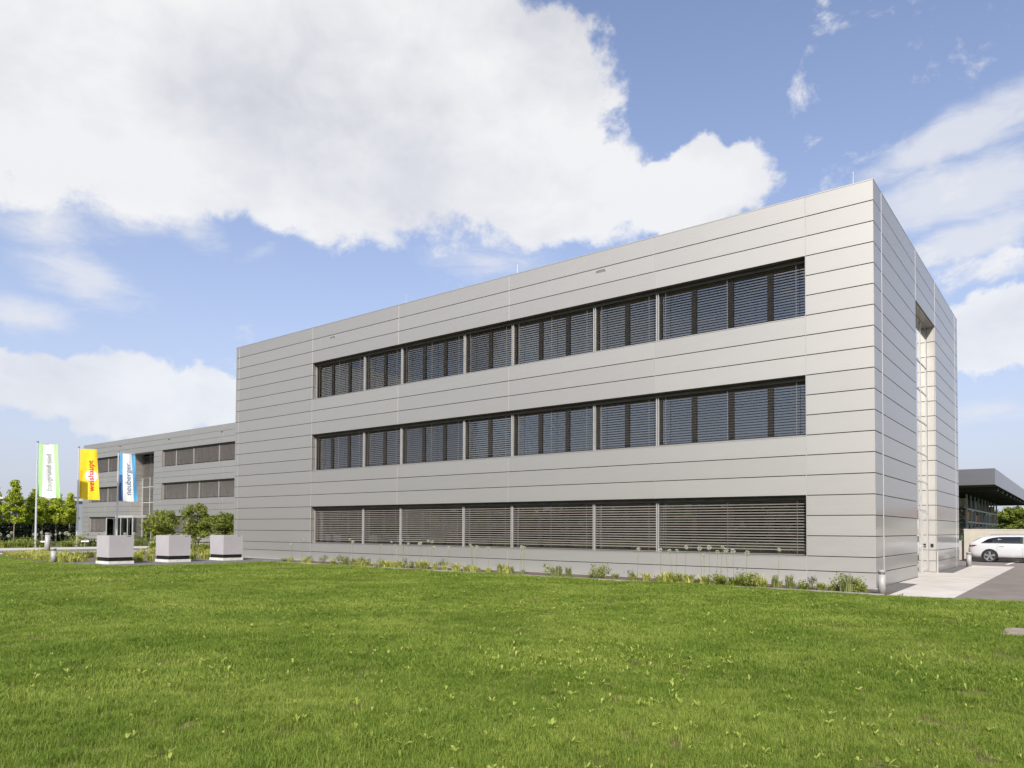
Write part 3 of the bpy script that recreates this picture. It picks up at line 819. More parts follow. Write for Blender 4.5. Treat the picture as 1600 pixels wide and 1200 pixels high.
for q_ in range(5): fs += [(1+q_*36+k, 1+q_*36+36+k, 1+q_*36+36+(k+1) % 36, 1+q_*36+(k+1) % 36) for k in range(36)]
MB().add(vs, fs).build('disc', M['fwhite'], f2, smooth=True)
lettering(f2, fn, 'weishaupt', 2.45, .60, .48, M['tred'], .003, .85)
f3 = empty('flag', (*PP[2], zf)); tag(f3, 'white flag with blue side stripes and dark blue upright lettering', 'flag', 'advertising flags')
fn = flag_pos(3.7)
cloth(f3, 'stripe', fn, 0, .20, .55, 1, M['fblue'], ub=(0, .22)); cloth(f3, 'stripe', fn, 0, .20, 0, .55, M['fnavy'], ub=(0, .22))
cloth(f3, 'cloth', fn, .20, .78, 0, 1, M['fwhite'], ub=(.22, .80)); cloth(f3, 'stripe', fn, .78, 1, 0, 1, M['fblue'], ub=(.80, 1))
lettering(f3, fn, 'neuberger.', 2.75, .52, .49, M['tblue'], -.003, .85)

# ------------------------------------------------------------------ right side: wall, canopy, rack, car
M['wallc'] = ground_mat('pale rendered wall', (0.45, 0.41, 0.335), (0.53, 0.485, 0.40), 1.5, (40, .3), bump=.2)
o = empty('boundary_wall', (-0.75, 26.2, 0)); tag(o, 'low cream rendered wall behind the white car', 'wall')
for i in range(9):
    MB().box(i*3.3+.004, i*3.3+3.296, 0, .22, -.05, 1.72).build('wall_section', M['wallc'], o)
MB().box(-.02, 29.72, -.02, .24, 1.721, 1.76).build('coping', M['plinth'], o)
MB().box(-.62, -.02, .25, .45, -.05, 1.1).build('wall_return', M['pave'], o)

M['cano'] = metal_panel('canopy fascia sheet', (0.23, 0.23, 0.24), 0.5, .9)
M['csof'] = mat('canopy soffit', (0.055, 0.053, 0.05), 0.8, var=.15)
o = empty('warehouse_canopy', (-0.1, 37.1, 0)); tag(o, 'dark flat canopy roof of the warehouse beyond the cream wall', 'canopy')
CX0, CY1, CZ0, CZ1 = -24.0, 46.0, 4.85, 5.96
MB().box(CX0+.05, -.05, .05, CY1-.05, CZ0+.02, CZ1-.05).build('roof', M['csof'], o)
x = 0.0
for w in (3.05, 6, 6, 6):
    MB().box(x-w+.008, x-.008, 0, .045, CZ0, CZ1).build('fascia_panel', M['cano'], o); x -= w
y = .048
for i in range(8):
    MB().box(-.045, 0, y, y+5.6, CZ0, CZ1).build('fascia_panel', M['cano'], o); y += 5.62
for yy in range(4, 44, 4): MB().box(CX0+.1, -.1, yy-.1, yy+.1, CZ0-.28, CZ0+.019).build('beam', M['csof'], o)
for yy in (4, 16, 28, 40): MB().box(-7.0-.12, -7.0+.12, yy-.12, yy+.12, 0, CZ0-.281).build('column', M['csof'], o)
MB().box(CX0, -9, 43, 43.3, 0, CZ0-.29).build('back_wall', M['csof'], o)

M['rack'] = mat('rack steel', (0.36, 0.38, 0.39), 0.5, .4, var=.1)
o = empty('storage_rack', (-2.35, 42.6, 0)); tag(o, 'tall steel pallet rack full of goods under the canopy', 'rack')
NB = 9
for i in range(NB+1):
    for x in (0, -1.1): MB().box(x-.06, x+.06, i*2.7-.06, i*2.7+.06, 0, 4.45).build('upright', M['rack'], o)
    b = MB()
    for z in (.4, 1.5, 2.6, 3.6): b.tube([(-.06, i*2.7, z), (-1.04, i*2.7, z+.8)], .025, 5); b.tube([(-.06, i*2.7, z), (-1.04, i*2.7, z)], .025, 5)
    b.build('brace', M['rack'], o)
for z in (.35, 1.35, 2.35, 3.35):
    for x in (0.02, -1.12): MB().box(x-.03, x+.03, .07, NB*2.7-.07, z-.07, z+.05).build('beam', M['rack'], o)
GM = [mat('goods '+str(i), c, .7, var=.2, vscale=6) for i, c in enumerate(((.42, .28, .16), (.14, .13, .13), (.55, .24, .04), (.48, .44, .38), (.26, .17, .10), (.34, .15, .11), (.16, .18, .22)))]
gl_ = [MB().box(-.5, .5, -.55, .55, .12, .8).box(-.5, .5, -.55, .55, 0, .03).box(-.45, -.35, -.55, .55, .03, .119).box(.35, .45, -.55, .55, .03, .119) for _ in range(1)]
for i in range(NB):
    for z in (1.4, 2.4, 3.4):
        for k in range(2):
            if rng.random() < .15: continue
            me = gl_[0].mesh('pallet_load', GM[rng.randrange(7)])
            p_ = link('pallet_load', me, None, (-2.35-.55, 42.6+i*2.7+.75+k*1.22, z+.005), (0, 0, R(rng.uniform(-3, 3))), (rng.uniform(.8, 1.0), rng.uniform(.8, 1), rng.uniform(.6, 1.05)))
            tag(p_, 'loaded pallet stored on the tall rack under the canopy', 'pallet', 'pallet loads on the storage rack')

# white estate car ------------------------------------------------------------
M['carp'] = mat('white car paint', (0.58, 0.58, 0.585), 0.22, 0, var=.015, coat=1.0)
M['carg'] = mat('tinted car glass', (0.012, 0.014, 0.016), 0.06, 0, spec=.8)
M['carg2'] = mat('green tinted side glass', (0.20, 0.26, 0.20), 0.08, 0, spec=.8)
M['tail'] = mat('red tail lamp', (0.22, 0.008, 0.02), 0.12, 0, coat=1.0)
M['rim'] = mat('alloy rim', (0.55, 0.55, 0.56), 0.3, .85)
M['chrome'] = mat('trim', (0.5, 0.5, 0.5), .25, .9)
M['lamp'] = mat('headlamp lens', (.6, .62, .64), .08, .3, coat=1)
CAR = empty('estate_car', (-0.27, 24.35, 0)); tag(CAR, 'white estate car parked in front of the cream wall', 'car')
# stations: x, z bottom, z belt, z top, half width
ST = [(0.0, .42, .80, .84, .66), (.04, .36, .90, .97, .78), (.14, .30, .97, 1.04, .86), (.30, .24, .985, 1.13, .90), (.50, .22, .99, 1.26, .915), (.72, .21, .99, 1.36, .925),
      (1.1, .2, .985, 1.41, .93), (1.7, .2, .975, 1.445, .935), (2.3, .2, .965, 1.46, .935), (2.8, .2, .955, 1.43, .935), (3.15, .2, .95, 1.33, .93), (3.5, .2, .945, 1.15, .925),
      (3.72, .2, .935, 1.02, .92), (4.1, .21, .90, .95, .905), (4.45, .22, .85, .89, .87), (4.7, .24, .76, .80, .80), (4.84, .28, .66, .70, .70), (4.90, .34, .56, .60, .60)]


def carsec(s):
    x, zb, zl, zt, w = s
    up = max(0, zt-zl); gh = min(1, up/.45)
    wr = w*(.955-.24*gh)
    return [(0, zb), (w*.80, zb), (w*.955, zb+.07), (w*.985, zb+.22), (w, .60 if zl > .75 else (zb+zl)/2), (w*.985, zl-.1), (w*.955, zl), (w*.955+(wr-w*.955)*.5, zl+up*.52), (wr, zl+up*.88), (wr*.86, zl+up*.97), (wr*.45, zt), (0, zt+.004*gh)]


vs = []
for s in ST:
    h = carsec(s); full = [(-y, z) for y, z in h]+[(y, z) for y, z in h[::-1]][1:-1]
    vs += [(s[0], y, z) for y, z in full]
NS = len(full); fs = []
for i in range(len(ST)-1):
    for k in range(NS):
        k2 = (k+1) % NS; fs.append((i*NS+k, i*NS+k2, (i+1)*NS+k2, (i+1)*NS+k))
fs.append(tuple(range(NS))); fs.append(tuple((len(ST)-1)*NS+k for k in range(NS))[::-1])
body = MB().add(vs, fs).build('body', M['carp'], CAR, smooth=True)


def carY(x, z):
    """half width of the body side at (x,z)"""
    for a, b_ in zip(ST[:-1], ST[1:]):
        if a[0] <= x <= b_[0]:
            t = (x-a[0])/(b_[0]-a[0]); s = tuple(p+(q-p)*t for p, q in zip(a, b_)); break
    h = carsec(s)[1:10]
    for (y0, z0), (y1, z1) in zip(h[:-1], h[1:]):
        if z0 <= z <= z1: return y0+(y1-y0)*(z-z0)/max(1e-6, z1-z0)
    return h[-1][0]


def sidepatch(parent, name, lo_, hi_, mt, side, off=.006, nx=14, nz=4):
    """lo_/hi_: lists of (x,z) outlines of the lower and upper edge"""
    def li(l, t):
        x = l[0][0]+(l[-1][0]-l[0][0])*t
        for (xa, za), (xb, zb_) in zip(l[:-1], l[1:]):
            if xa <= x <= xb: return x, za+(zb_-za)*(x-xa)/(xb-xa)
        return l[-1]
    vs = []
    for i in range(nx+1):
        a, b_ = li(lo_, i/nx), li(hi_, i/nx)
        for k in range(nz+1):
            x, z = a[0]+(b_[0]-a[0])*k/nz, a[1]+(b_[1]-a[1])*k/nz
            vs.append((x, side*(carY(x, z)+off), z))
    return MB().add(vs, [(i*(nz+1)+k, (i+1)*(nz+1)+k, (i+1)*(nz+1)+k+1, i*(nz+1)+k+1) for i in range(nx) for k in range(nz)]).build(name, mt, parent, smooth=True)


for sd in (-1, 1):
    sidepatch(CAR, 'side_window', [(.58, 1.02), (1.35, 1.015)], [(.90, 1.23), (1.12, 1.30), (1.33, 1.325)], M['carg'], sd)
    sidepatch(CAR, 'side_window', [(1.41, 1.012), (2.3, 1.005)], [(1.39, 1.338), (2.3, 1.355)], M['carg'], sd)
    sidepatch(CAR, 'side_window', [(2.42, 1.0), (3.45, .992)], [(2.42, 1.352), (2.75, 1.33), (2.95, 1.285)], M['carg2'], sd)
    sidepatch(CAR, 'pillar', [(1.345, 1.012), (1.415, 1.012)], [(1.325, 1.33), (1.395, 1.336)], M['black'], sd, .005, 1, 4)
    sidepatch(CAR, 'pillar', [(2.295, 1.005), (2.425, 1.0)], [(2.295, 1.352), (2.425, 1.35)], M['black'], sd, .005, 1, 4)
    sidepatch(CAR, 'window_trim', [(.58, .995), (3.5, .975)], [(.60, 1.008), (3.47, .988)], M['chrome'], sd, .008, 20, 1)
    sidepatch(CAR, 'tail_lamp', [(.03, .80), (.30, .83)], [(.05, .90), (.42, .915)], M['tail'], sd, .006, 8, 2)
    sidepatch(CAR, 'headlamp', [(4.45, .66), (4.80, .58)], [(4.40, .76), (4.78, .66)], M['lamp'], sd, .006, 8, 2)
    for x in (1.28, 2.40, 3.42):
        sidepatch(CAR, 'door_gap', [(x, .32), (x+.008, .32)], [(x+.03, .98), (x+.038, .98)], M['black'], sd, .002, 1, 8)
    sidepatch(CAR, 'sill_trim', [(1.25, .225), (3.75, .225)], [(1.25, .27), (3.75, .27)], M['black'], sd, .006, 12, 1)
    for x in (1.42, 2.52):
        yy = carY(x+.1, .86)
        MB().box(x, x+.2, min(sd*(yy+.004), sd*(yy+.03)), max(sd*(yy+.004), sd*(yy+.03)), .85, .876).build('door_handle', M['carp'], CAR)
    MB().tube([(1.0, sd*.62, 1.44), (1.05, sd*.62, 1.475), (2.9, sd*.62, 1.475), (3.0, sd*.62, 1.42)], .014, 6).build('roof_rail', M['chrome'], CAR)
    mm = MB(); mm.box(3.1, 3.28, min(sd*.93, sd*1.08), max(sd*.93, sd*1.08), .98, 1.11); mm.build('mirror', M['carp'], CAR)
    for x in (.98, 3.88):
        yo = sd*.925
        arch = MB(); nA = 24
        vs = []
        for k in range(nA+1):
            a = math.pi*(-.06+1.12*k/nA)
            for r_ in (.30, .375): vs.append((x+r_*math.cos(a), sd*(carY(x, .6)+.004), .335+r_*math.sin(a)))
        arch.add(vs, [(2*k, 2*k+2, 2*k+3, 2*k+1) for k in range(nA)]).build('wheel_arch', M['black'], CAR)
        wh = empty('wheel', (x, sd*.86, .335)); wh.parent = CAR
        MB().lathe([(.20, -.10), (.315, -.115), (.335, -.085), (.335, .085), (.315, .115), (.20, .10)], 32, axis='y').build('tyre', M['black'], wh, smooth=False)
        rb = MB(); ys_ = sd*.10
        nR = 30
        for ra, rb_ in ((.228, .25),):
            vs = []
            for k in range(nR):
                a = 2*math.pi*k/nR; vs += [(ra*math.cos(a), ys_, ra*math.sin(a)), (rb_*math.cos(a), ys_+sd*.018, rb_*math.sin(a))]
            rb.add(vs, [(2*k, 2*k+1, (2*k+3) % (2*nR), (2*k+2) % (2*nR)) for k in range(nR)])
        for k in range(5):
            a = 2*math.pi*k/5+.3; c_, s_ = math.cos(a), math.sin(a)
            def pt(r_, w_, yy): return (r_*c_-w_*s_, yy, r_*s_+w_*c_)
            rb.add([pt(.03, -.04, ys_+sd*.012), pt(.03, .04, ys_+sd*.012), pt(.232, .055, ys_+sd*.012), pt(.232, -.055, ys_+sd*.012),
                    pt(.03, -.03, ys_-sd*.02), pt(.03, .03, ys_-sd*.02), pt(.232, .04, ys_-sd*.02), pt(.232, -.04, ys_-sd*.02)],
                   [(0, 1, 2, 3), (0, 3, 7, 4), (1, 5, 6, 2), (2, 6, 7, 3)])
        rb.lathe([(.05, ys_-.02), (.05, ys_+.02)], 14, axis='y')
        rb.build('rim', M['rim'], wh)
        MB().lathe([(.22, ys_-sd*.05-.003), (.22, ys_-sd*.05+.003)], 24, axis='y').build('brake_disc', M['bolldark'], wh)
# rear window and windscreen
vs = [(.20, -.66, 1.055), (.20, .66, 1.055), (.60, .60, 1.315), (.60, -.60, 1.315)]
MB().add([(x-.03, y, z+.012) for x, y, z in vs], [(0, 3, 2, 1)]).build('rear_window', M['carg'], CAR)
vs = [(3.66, -.72, 1.06), (3.66, .72, 1.06), (2.98, .60, 1.392), (2.98, -.60, 1.392)]
MB().add([(x+.02, y, z+.02) for x, y, z in vs], [(0, 1, 2, 3)]).build('windscreen', M['carg'], CAR)
MB().box(.44, .66, -.56, .56, 1.318, 1.345).build('roof_spoiler', M['carp'], CAR)
MB().box(-.012, .03, -.26, .26, .62, .73).build('number_plate', M['fwhite'], CAR)

# ------------------------------------------------------------------ leaves, trees, shrubs
M['bark'] = mat('bark', (0.20, 0.165, 0.125), 0.9, var=.25, vscale=12, bump=.5, stretch=(3, 3, .6))
M['leafy'] = foliage('spring green leaves', (0.23, 0.29, 0.018), (0.43, 0.50, 0.04), (0.62, 0.66, 0.09), 1.2, .45)
M['leafs'] = foliage('shrub leaves', (0.11, 0.14, 0.02), (0.20, 0.24, 0.035), (0.31, 0.34, 0.06), 1.6, .4)
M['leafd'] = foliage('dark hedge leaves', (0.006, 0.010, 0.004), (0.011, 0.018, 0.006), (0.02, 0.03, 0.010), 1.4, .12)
nr = np.random.default_rng(11)


def leaf_mesh(name, centres, per, size, mt, spread, flat=1.0):
    """many small folded leaves (two triangles each side of a rib) gathered in clumps"""
    C = np.repeat(np.asarray(centres, float), per, axis=0)
    sp = np.repeat(np.asarray(spread, float), per)[:, None]
    d = nr.normal(size=C.shape); d /= np.linalg.norm(d, axis=1)[:, None]
    P = C + d*sp*(nr.random((len(C), 1))**.45)*np.array([1, 1, flat])
    N = len(P)
    nrm = d*0.6+nr.normal(size=(N, 3))*.5+np.array([0, 0, .55]); nrm /= np.linalg.norm(nrm, axis=1)[:, None]
    t = np.cross(nrm, nr.normal(size=(N, 3))); t /= np.linalg.norm(t, axis=1)[:, None]
    b = np.cross(nrm, t)
    s = size*(.6+.8*nr.random((N, 1)))
    v = np.stack([P-t*s*.6, P+b*s*.36-nrm*s*.06, P+t*s*.6-nrm*s*.1, P-b*s*.36-nrm*s*.06], 1).reshape(-1, 3)
    f = np.arange(4*N).reshape(-1, 4)
    return np_mesh(name, v, f, mt)


def clumps(n_, shape, seed, jitter=.12, shell=.22):
    """shape(t)-> radius at height fraction t; returns centres in unit crown"""
    r_ = np.random.default_rng(seed); out = []
    while len(out) < n_:
        t = r_.random(); a = r_.random()*2*math.pi; rad = shape(t)
        if r_.random() > rad+.15: continue
        q_ = (shell+(1-shell)*r_.random()**.6)*rad*(1+r_.normal()*jitter)
        out.append((q_*math.cos(a), q_*math.sin(a), t))
    return np.array(out)


def tree(name, loc, h, cw_, z0, shape, nclump, per, leaf, mt, label, group=None, seed=1, trunk_r=.07, cl=.38, stems=1, cat='tree'):
    o = empty(name, loc, rng.uniform(0, 6.28)); tag(o, label, cat, group)
    c = clumps(nclump, shape, seed, .3 if stems > 1 else .16); C = c*np.array([cw_, cw_, h-z0])+np.array([0, 0, z0])
    r_ = np.random.default_rng(seed+5)
    sp = cl*(.6+.8*r_.random(nclump))
    link('crown', leaf_mesh('crown', C, per, leaf, mt, sp, .75), o)
    tr = MB()
    if stems == 1:
        tr.tube([(0, 0, -.05), (.02, .0, z0*.5), (-.01, .03, z0), (.02, 0, z0+(h-z0)*.5), (0, 0, h*.95)], [trunk_r*1.25, trunk_r, trunk_r*.85, trunk_r*.5, trunk_r*.12], 8)
    else:
        for k in range(stems):
            a = 2*math.pi*k/stems+.4
            tr.tube([(.08*math.cos(a), .08*math.sin(a), -.05), (.25*math.cos(a), .25*math.sin(a), z0), (.55*cw_*math.cos(a), .55*cw_*math.sin(a), h*.8)], [trunk_r, trunk_r*.75, trunk_r*.2], 6)
    tr.build('trunk', M['bark'], o)
    lb = MB()
    for i in range(0, nclump, max(1, nclump//26)):
        e = C[i]; zb = max(z0*.9, e[2]-.55*math.hypot(e[0], e[1])-.1)
        lb.tube([(0, 0, zb), (e[0]*.5, e[1]*.5, zb+(e[2]-zb)*.6), tuple(e)], [trunk_r*.32, trunk_r*.2, trunk_r*.07], 5)
    lb.build('branches', M['bark'], o)
    return o


pyr = lambda t: max(.05, (1-t)**.95*(1 if t > .12 else .72+.28*t/.12))
flat_ = lambda t: (.45+.55*min(1, t/.45))*(1 if t < .6 else max(.25, 1-(t-.6)*1.6))
rnd = lambda t: math.sqrt(max(0.03, 1-(2*t-1)**2))
TL = [('t', -75.1, 1.2, 5.6, 1.75, 'young bright green tree cut off by the left picture edge'),
      ('t', -73.8, 2.55, 5.95, 1.75, 'tallest young bright green tree left of the green flag pole'),
      ('t', -74.9, 4.45, 5.2, 1.55, 'young bright green tree directly behind the green flag pole'),
      ('t', -75.2, 6.55, 5.1, 1.45, 'young bright green tree just below the green flag'),
      ('t', -77.3, 8.6, 5.0, 1.15, 'slim young bright green tree left of the yellow flag pole'),
      ('t', -79.5, 6.9, 4.9, 1.5, 'young bright green tree tucked behind the row at the hedge')]
for i, (_, x, y, h, w, lab) in enumerate(TL):
    tree('young_tree', (x, y, 0), h, w*.70, 2.05, pyr, 84, 90, .14, M['leafy'], lab, 'young trees before the hedge', 20+i, .06, .31)
SH = [(-50.0, 4.7, 2.75, 1.3, 'round green multi stem shrub right of the glass entrance'), (-46.1, 5.15, 3.15, 1.4, 'tallest green multi stem shrub between middle planter and office building'),
      (-43.3, 5.95, 2.5, 1.15, 'green shrub half hidden behind the left edge of the office building')]
for i, (x, y, h, w, lab) in enumerate(SH):
    tree('shrub', (x, y, 0), h, w, .75, flat_, 85, 70, .12, M['leafs'], lab, 'shrubs before the far building', 40+i, .045, .34, 5, 'shrub')
tree('round_tree', (-3.4, 108, 0), 5.1, 2.5, 1.0, rnd, 110, 80, .30, M['leafs'], 'rounded green tree beyond the cream wall at the right edge', None, 60, .12, .55)
tree('round_tree', (2.6, 118, 0), 5.2, 2.6, 1.0, rnd, 60, 80, .28, M['leafs'], 'second rounded tree farther beyond the cream wall', None, 61, .12, .55)
# hedge
o = empty('hedge', (-85, 0, 0)); tag(o, 'long dark clipped hedge behind the young trees', 'hedge')
hc = nr.random((1500, 3))*np.array([1.2, 24.6, 2.2])+np.array([-.6, -12.5, 0]); hc[:, 0] = np.where(nr.random(1500) < .75, .45+.15*nr.random(1500), hc[:, 0])
link('leaves', leaf_mesh('leaves', hc, 14, .16, M['leafd'], np.full(1500, .3)), o)
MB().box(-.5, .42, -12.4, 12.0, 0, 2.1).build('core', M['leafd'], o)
bc = nr.random((2600, 3))*np.array([190, 7, 8.5])+np.array([-135, -82, .3]); bc[:, 2] *= .72+.28*np.sin(bc[:, 0]*.35)*np.sin(bc[:, 0]*.13+1)
tag(link('tree_belt', leaf_mesh('tree_belt', bc, 12, .8, M['leafs'], np.full(2600, 1.3))), 'belt of trees south of the lawn mirrored in the ground floor windows', 'wood', None, 'stuff')
# distant low building at far left and houses on the right
M['fargrey'] = mat('far grey cladding', (0.36, 0.38, 0.42), .6, var=.08, vscale=.4)
M['farwhite'] = mat('far white render', (0.62, 0.60, 0.57), .8, var=.06)
M['farroof'] = mat('far roof tiles', (0.20, 0.12, 0.09), .8, var=.15)
M['farglass'] = mat('far windows', (0.05, 0.055, 0.06), .2, var=.1)
o = empty('far_hall', (-150, 30, 0)); tag(o, 'distant grey industrial hall glimpsed behind the young trees', 'building')
MB().box(0, 30, -14, 0, 0, 5.6).build('wall', M['fargrey'], o)
MB().box(-.3, 30.3, -14.3, .3, 5.6, 6.0).build('roof', M['farwhite'], o)
for i in range(9): MB().box(1.2+i*3.2, 3.4+i*3.2, -14.05, -14.0, 3.4, 4.6).build('window', M['farglass'], o)
for i in range(4): MB().box(30.0, 30.05, -13+i*3.4, -10.8+i*3.4, 3.4, 4.6).build('window', M['farglass'], o)
for i, (x, y, w, h) in enumerate(((-5, 190, 9, 4.6), (8, 200, 9, 5.2), (22, 185, 11, 5))):
    o = empty('house', (x, y, 0)); tag(o, ('distant white house left of the rounded tree', 'distant white house right of the rounded tree', 'distant white house beyond the right picture edge')[i], 'house')
    MB().box(0, w, 0, 8, 0, h).build('wall', M['farwhite'], o)
    MB().add([(-.4, -.4, h), (w+.4, -.4, h), (w+.4, 8.4, h), (-.4, 8.4, h), (-.4, 4, h+2.6), (w+.4, 4, h+2.6)], [(0, 1, 5, 4), (2, 3, 4, 5), (0, 4, 3), (1, 2, 5)]).build('roof', M['farroof'], o)
    for k in range(3): MB().box(1+k*2.6, 2.1+k*2.6, -.05, 0, 1.2, 2.5).build('window', M['farglass'], o)

# ------------------------------------------------------------------ bed plants
M['lgreen'] = foliage('bed leaves green', (0.13, 0.175, 0.025), (0.25, 0.295, 0.045), (0.40, 0.42, 0.10), 3, .4)
M['lgrey'] = foliage('bed leaves grey green', (0.16, 0.19, 0.06), (0.27, 0.30, 0.11), (0.42, 0.43, 0.18), 3, .35)
M['lyel'] = foliage('variegated yellow leaves', (0.27, 0.31, 0.05), (0.50, 0.51, 0.11), (0.70, 0.68, 0.26), 4, .4)
M['allium'] = foliage('pale allium heads', (0.46, 0.46, 0.34), (0.60, 0.60, 0.48), (0.74, 0.74, 0.64), 8, .3)
M['purple'] = foliage('purple flower spikes', (0.06, 0.04, 0.14), (0.12, 0.08, 0.25), (0.2, 0.14, 0.36), 8, .2)
M['stalk'] = mat('flower stalk', (0.20, 0.24, 0.09), .7, var=.15)


def blade_tuft(n_, h, spread, w, seed, lean=.6):
    """arching strap leaves, 3 segments each"""
    r_ = np.random.default_rng(seed); V, F = [], []
    for i in range(n_):
        a = r_.random()*6.283; b0 = spread*.35*r_.random()**.5; ba = r_.random()*6.283
        x0, y0 = b0*math.cos(ba), b0*math.sin(ba)
        hh = h*(.55+.6*r_.random()); ln = lean*hh*(.2+.9*r_.random()); ww = w*(.7+.6*r_.random())
        px, py = -math.sin(a)*ww/2, math.cos(a)*ww/2; b = len(V)
        for t in (0, .4, .75):
            x = x0+math.cos(a)*ln*t*t; y = y0+math.sin(a)*ln*t*t; z = hh*(t-.22*t**3)
            k = (1, 1.05, .7)[(0, .4, .75).index(t)]
            V += [(x-px*k, y-py*k, z), (x+px*k, y+py*k, z)]
        V.append((x0+math.cos(a)*ln, y0+math.sin(a)*ln, hh*(.78-.1*r_.random())))
        F += [(b, b+1, b+3, b+2), (b+2, b+3, b+5, b+4), (b+4, b+5, b+6, b+6)]
    me = bpy.data.meshes.new('leaves'); me.from_pydata(V, [], [f if f[2] != f[3] else f[:3] for f in F]); return me


def tuftset(mt, args):
    out = []
    for a in args:
        me = blade_tuft(*a); me.materials.append(M[mt]); out.append(me)
    return out


T_yel = tuftset('lyel', [(60, .36, .36, .020, s, .9) for s in (1, 2, 3)])
T_grn = tuftset('lgreen', [(60, .34, .36, .022, s, .8) for s in (4, 5, 6)])
T_gry = tuftset('lgrey', [(70, .46, .30, .018, s, .35) for s in (7, 8)])
bush = [leaf_mesh('leaves', clumps(10, rnd, s)*np.array([.26, .26, .42]), 30, .05, M[k], np.full(10, .15)) for s, k in ((1, 'lgrey'), (2, 'lgreen'), (3, 'lgrey'))]
spike = []
for s in (1, 2):
    r_ = np.random.default_rng(s); C = []
    for k in range(9):
        x, y, h = r_.normal()*.09, r_.normal()*.09, .30+.2*r_.random()
        for j in range(5): C.append((x*(1+h), y*(1+h), h*(.68+.08*j)))
    spike.append(leaf_mesh('flowers', np.array(C), 6, .022, M['purple'], np.full(len(C), .014)))


def plant(loc, meshes, label, group, sc_=1.0, extra=None, name='leafy_plant'):
    me = rng.choice(meshes)
    o = link(name, me, None, loc, (0, 0, rng.uniform(0, 6.28)), (sc_*rng.uniform(.85, 1.2),)*2+(sc_*rng.uniform(.8, 1.25),))
    tag(o, label, 'plant', group)
    if extra: link('flowers', rng.choice(extra), o)
    return o


ORD = ('first', 'second', 'third', 'fourth', 'fifth', 'sixth', 'seventh')
def bay(x):
    for i in range(7):
        if MODX[i] <= x < MODX[i+1]: return 'below the %s ground floor window from the left' % ORD[i]
    return 'at the office corner right of the windows' if x > -2 else 'left of the ground floor windows'
def beyond(y):
    return 'beyond the road left of the green flag pole' if y < -1.1 else ('beyond the road between green and yellow flags' if y < 2.3 else ('beyond the road between yellow and blue flags' if y < 5.9 else 'beyond the road right of the blue flag'))


def bed(x, kind, sc_=1.0, y=None):
    sc_ *= .98
    y = rng.uniform(-1.95, -1.2) if y is None else y
    z = 0.0
    if kind == 'y': plant((x, y, z), T_yel, 'yellow green strap leaved clump '+bay(x), 'yellow clumps along the office wall', sc_*.95, None, 'strap_leaf_plant')
    if kind == 'g': plant((x, y, z), T_grn+bush[1:2], 'green leafy clump '+bay(x), 'green clumps along the office wall', sc_)
    if kind == 's': plant((x, y, z), T_gry+bush[:1], 'grey green upright plant '+bay(x), 'grey green plants along the office wall', sc_)
    if kind == 'p': plant((x, y, z), bush[:1]+bush[2:], 'grey leaved plant with purple flowers '+bay(x), 'purple flowering plants along the office wall', sc_, spike)


from math import hypot
# from the corner leftwards, following what stands where
for x in np.arange(-25.4, 0.2, .22):
    den = .8 if (-6.6 < x < -2.2 or -25.5 < x < -14) else .55
    if rng.random() > den: continue
    kinds = 'yyygs' if x < -12 else ('ygggss' if x < -7 else 'ygggs')
    bed(x, rng.choice(kinds), rng.uniform(.6, 1.0))
for x, k, s in ((-.35, 's', 1.35), (-.2, 's', 1.2), (-.5, 's', 1.1), (-.05, 'g', .8), (-.75, 'g', .7), (-1.35, 'p', .8), (-1.1, 'g', .6), (-4.9, 'y', 1.4), (-5.2, 'y', 1.3), (-5.6, 'y', 1.3), (-4.4, 'y', 1.2),
                (-6.3, 'y', 1.1), (-3.9, 'g', 1.1), (-3.4, 'g', 1.15), (-3.0, 'g', 1.2), (-2.8, 'y', 1.2), (-2.3, 's', 1), (-1.9, 's', .9), (-6.7, 'p', .7),
                (-12.2, 'y', 1.2), (-11.9, 'y', 1.1), (-14.4, 'y', 1.2), (-16.2, 'y', 1.3), (-17.5, 'y', 1.2), (-18.1, 'y', 1.2), (-18.6, 'y', 1.1), (-19.9, 'y', 1.2), (-15.3, 'p', .8), (-17.0, 'p', .8), (-23.3, 'p', .7), (-8.0, 's', 1.0), (-9.3, 's', .9)):
    bed(x, k, s, rng.uniform(-1.9, -1.45))
# alliums: one thing each
heads = []
for s in (1, 2):
    r_ = np.random.default_rng(s); d = r_.normal(size=(70, 3)); d /= np.linalg.norm(d, axis=1)[:, None]
    heads.append(leaf_mesh('flower_head', d*.045, 2, .022, M['allium'], np.full(70, .012)))


def allium(loc, h, label, group, s=1.0):
    o = empty('allium', loc, rng.uniform(0, 6)); tag(o, label, 'flower', group)
    lx, ly = rng.uniform(-.08, .08), rng.uniform(-.08, .08)
    MB().tube([(0, 0, 0), (lx*.3, ly*.3, h*.5), (lx, ly, h)], [.007, .006, .005], 5, cap=False).build('stalk', M['stalk'], o)
    link('flower_head', rng.choice(heads), o, (lx, ly, h), scale=(s, s, s))


AX = [-6.6, -5.9, -5.45, -5.35, -4.95, -4.55, -4.45, -4.3, -4.1, -3.95, -3.75, -3.5, -3.1, -2.2,
      -11.6, -11.3, -11.1, -11.2, -13.0, -13.4, -13.7, -13.8, -14.8, -15.7, -16.0, -16.05, -16.5, -16.55, -17.1, -17.5, -17.6, -18.0, -18.1, -18.9, -20.8, -21.1, -24.2, -24.5, -25.2]
for x in AX:
    allium((x+rng.uniform(-.05, .05), rng.uniform(-1.75, -1.35), 0), rng.uniform(.85, 1.12), 'pale globe allium on a tall stalk '+bay(x), 'alliums along the office wall', rng.uniform(.95, 1.35))
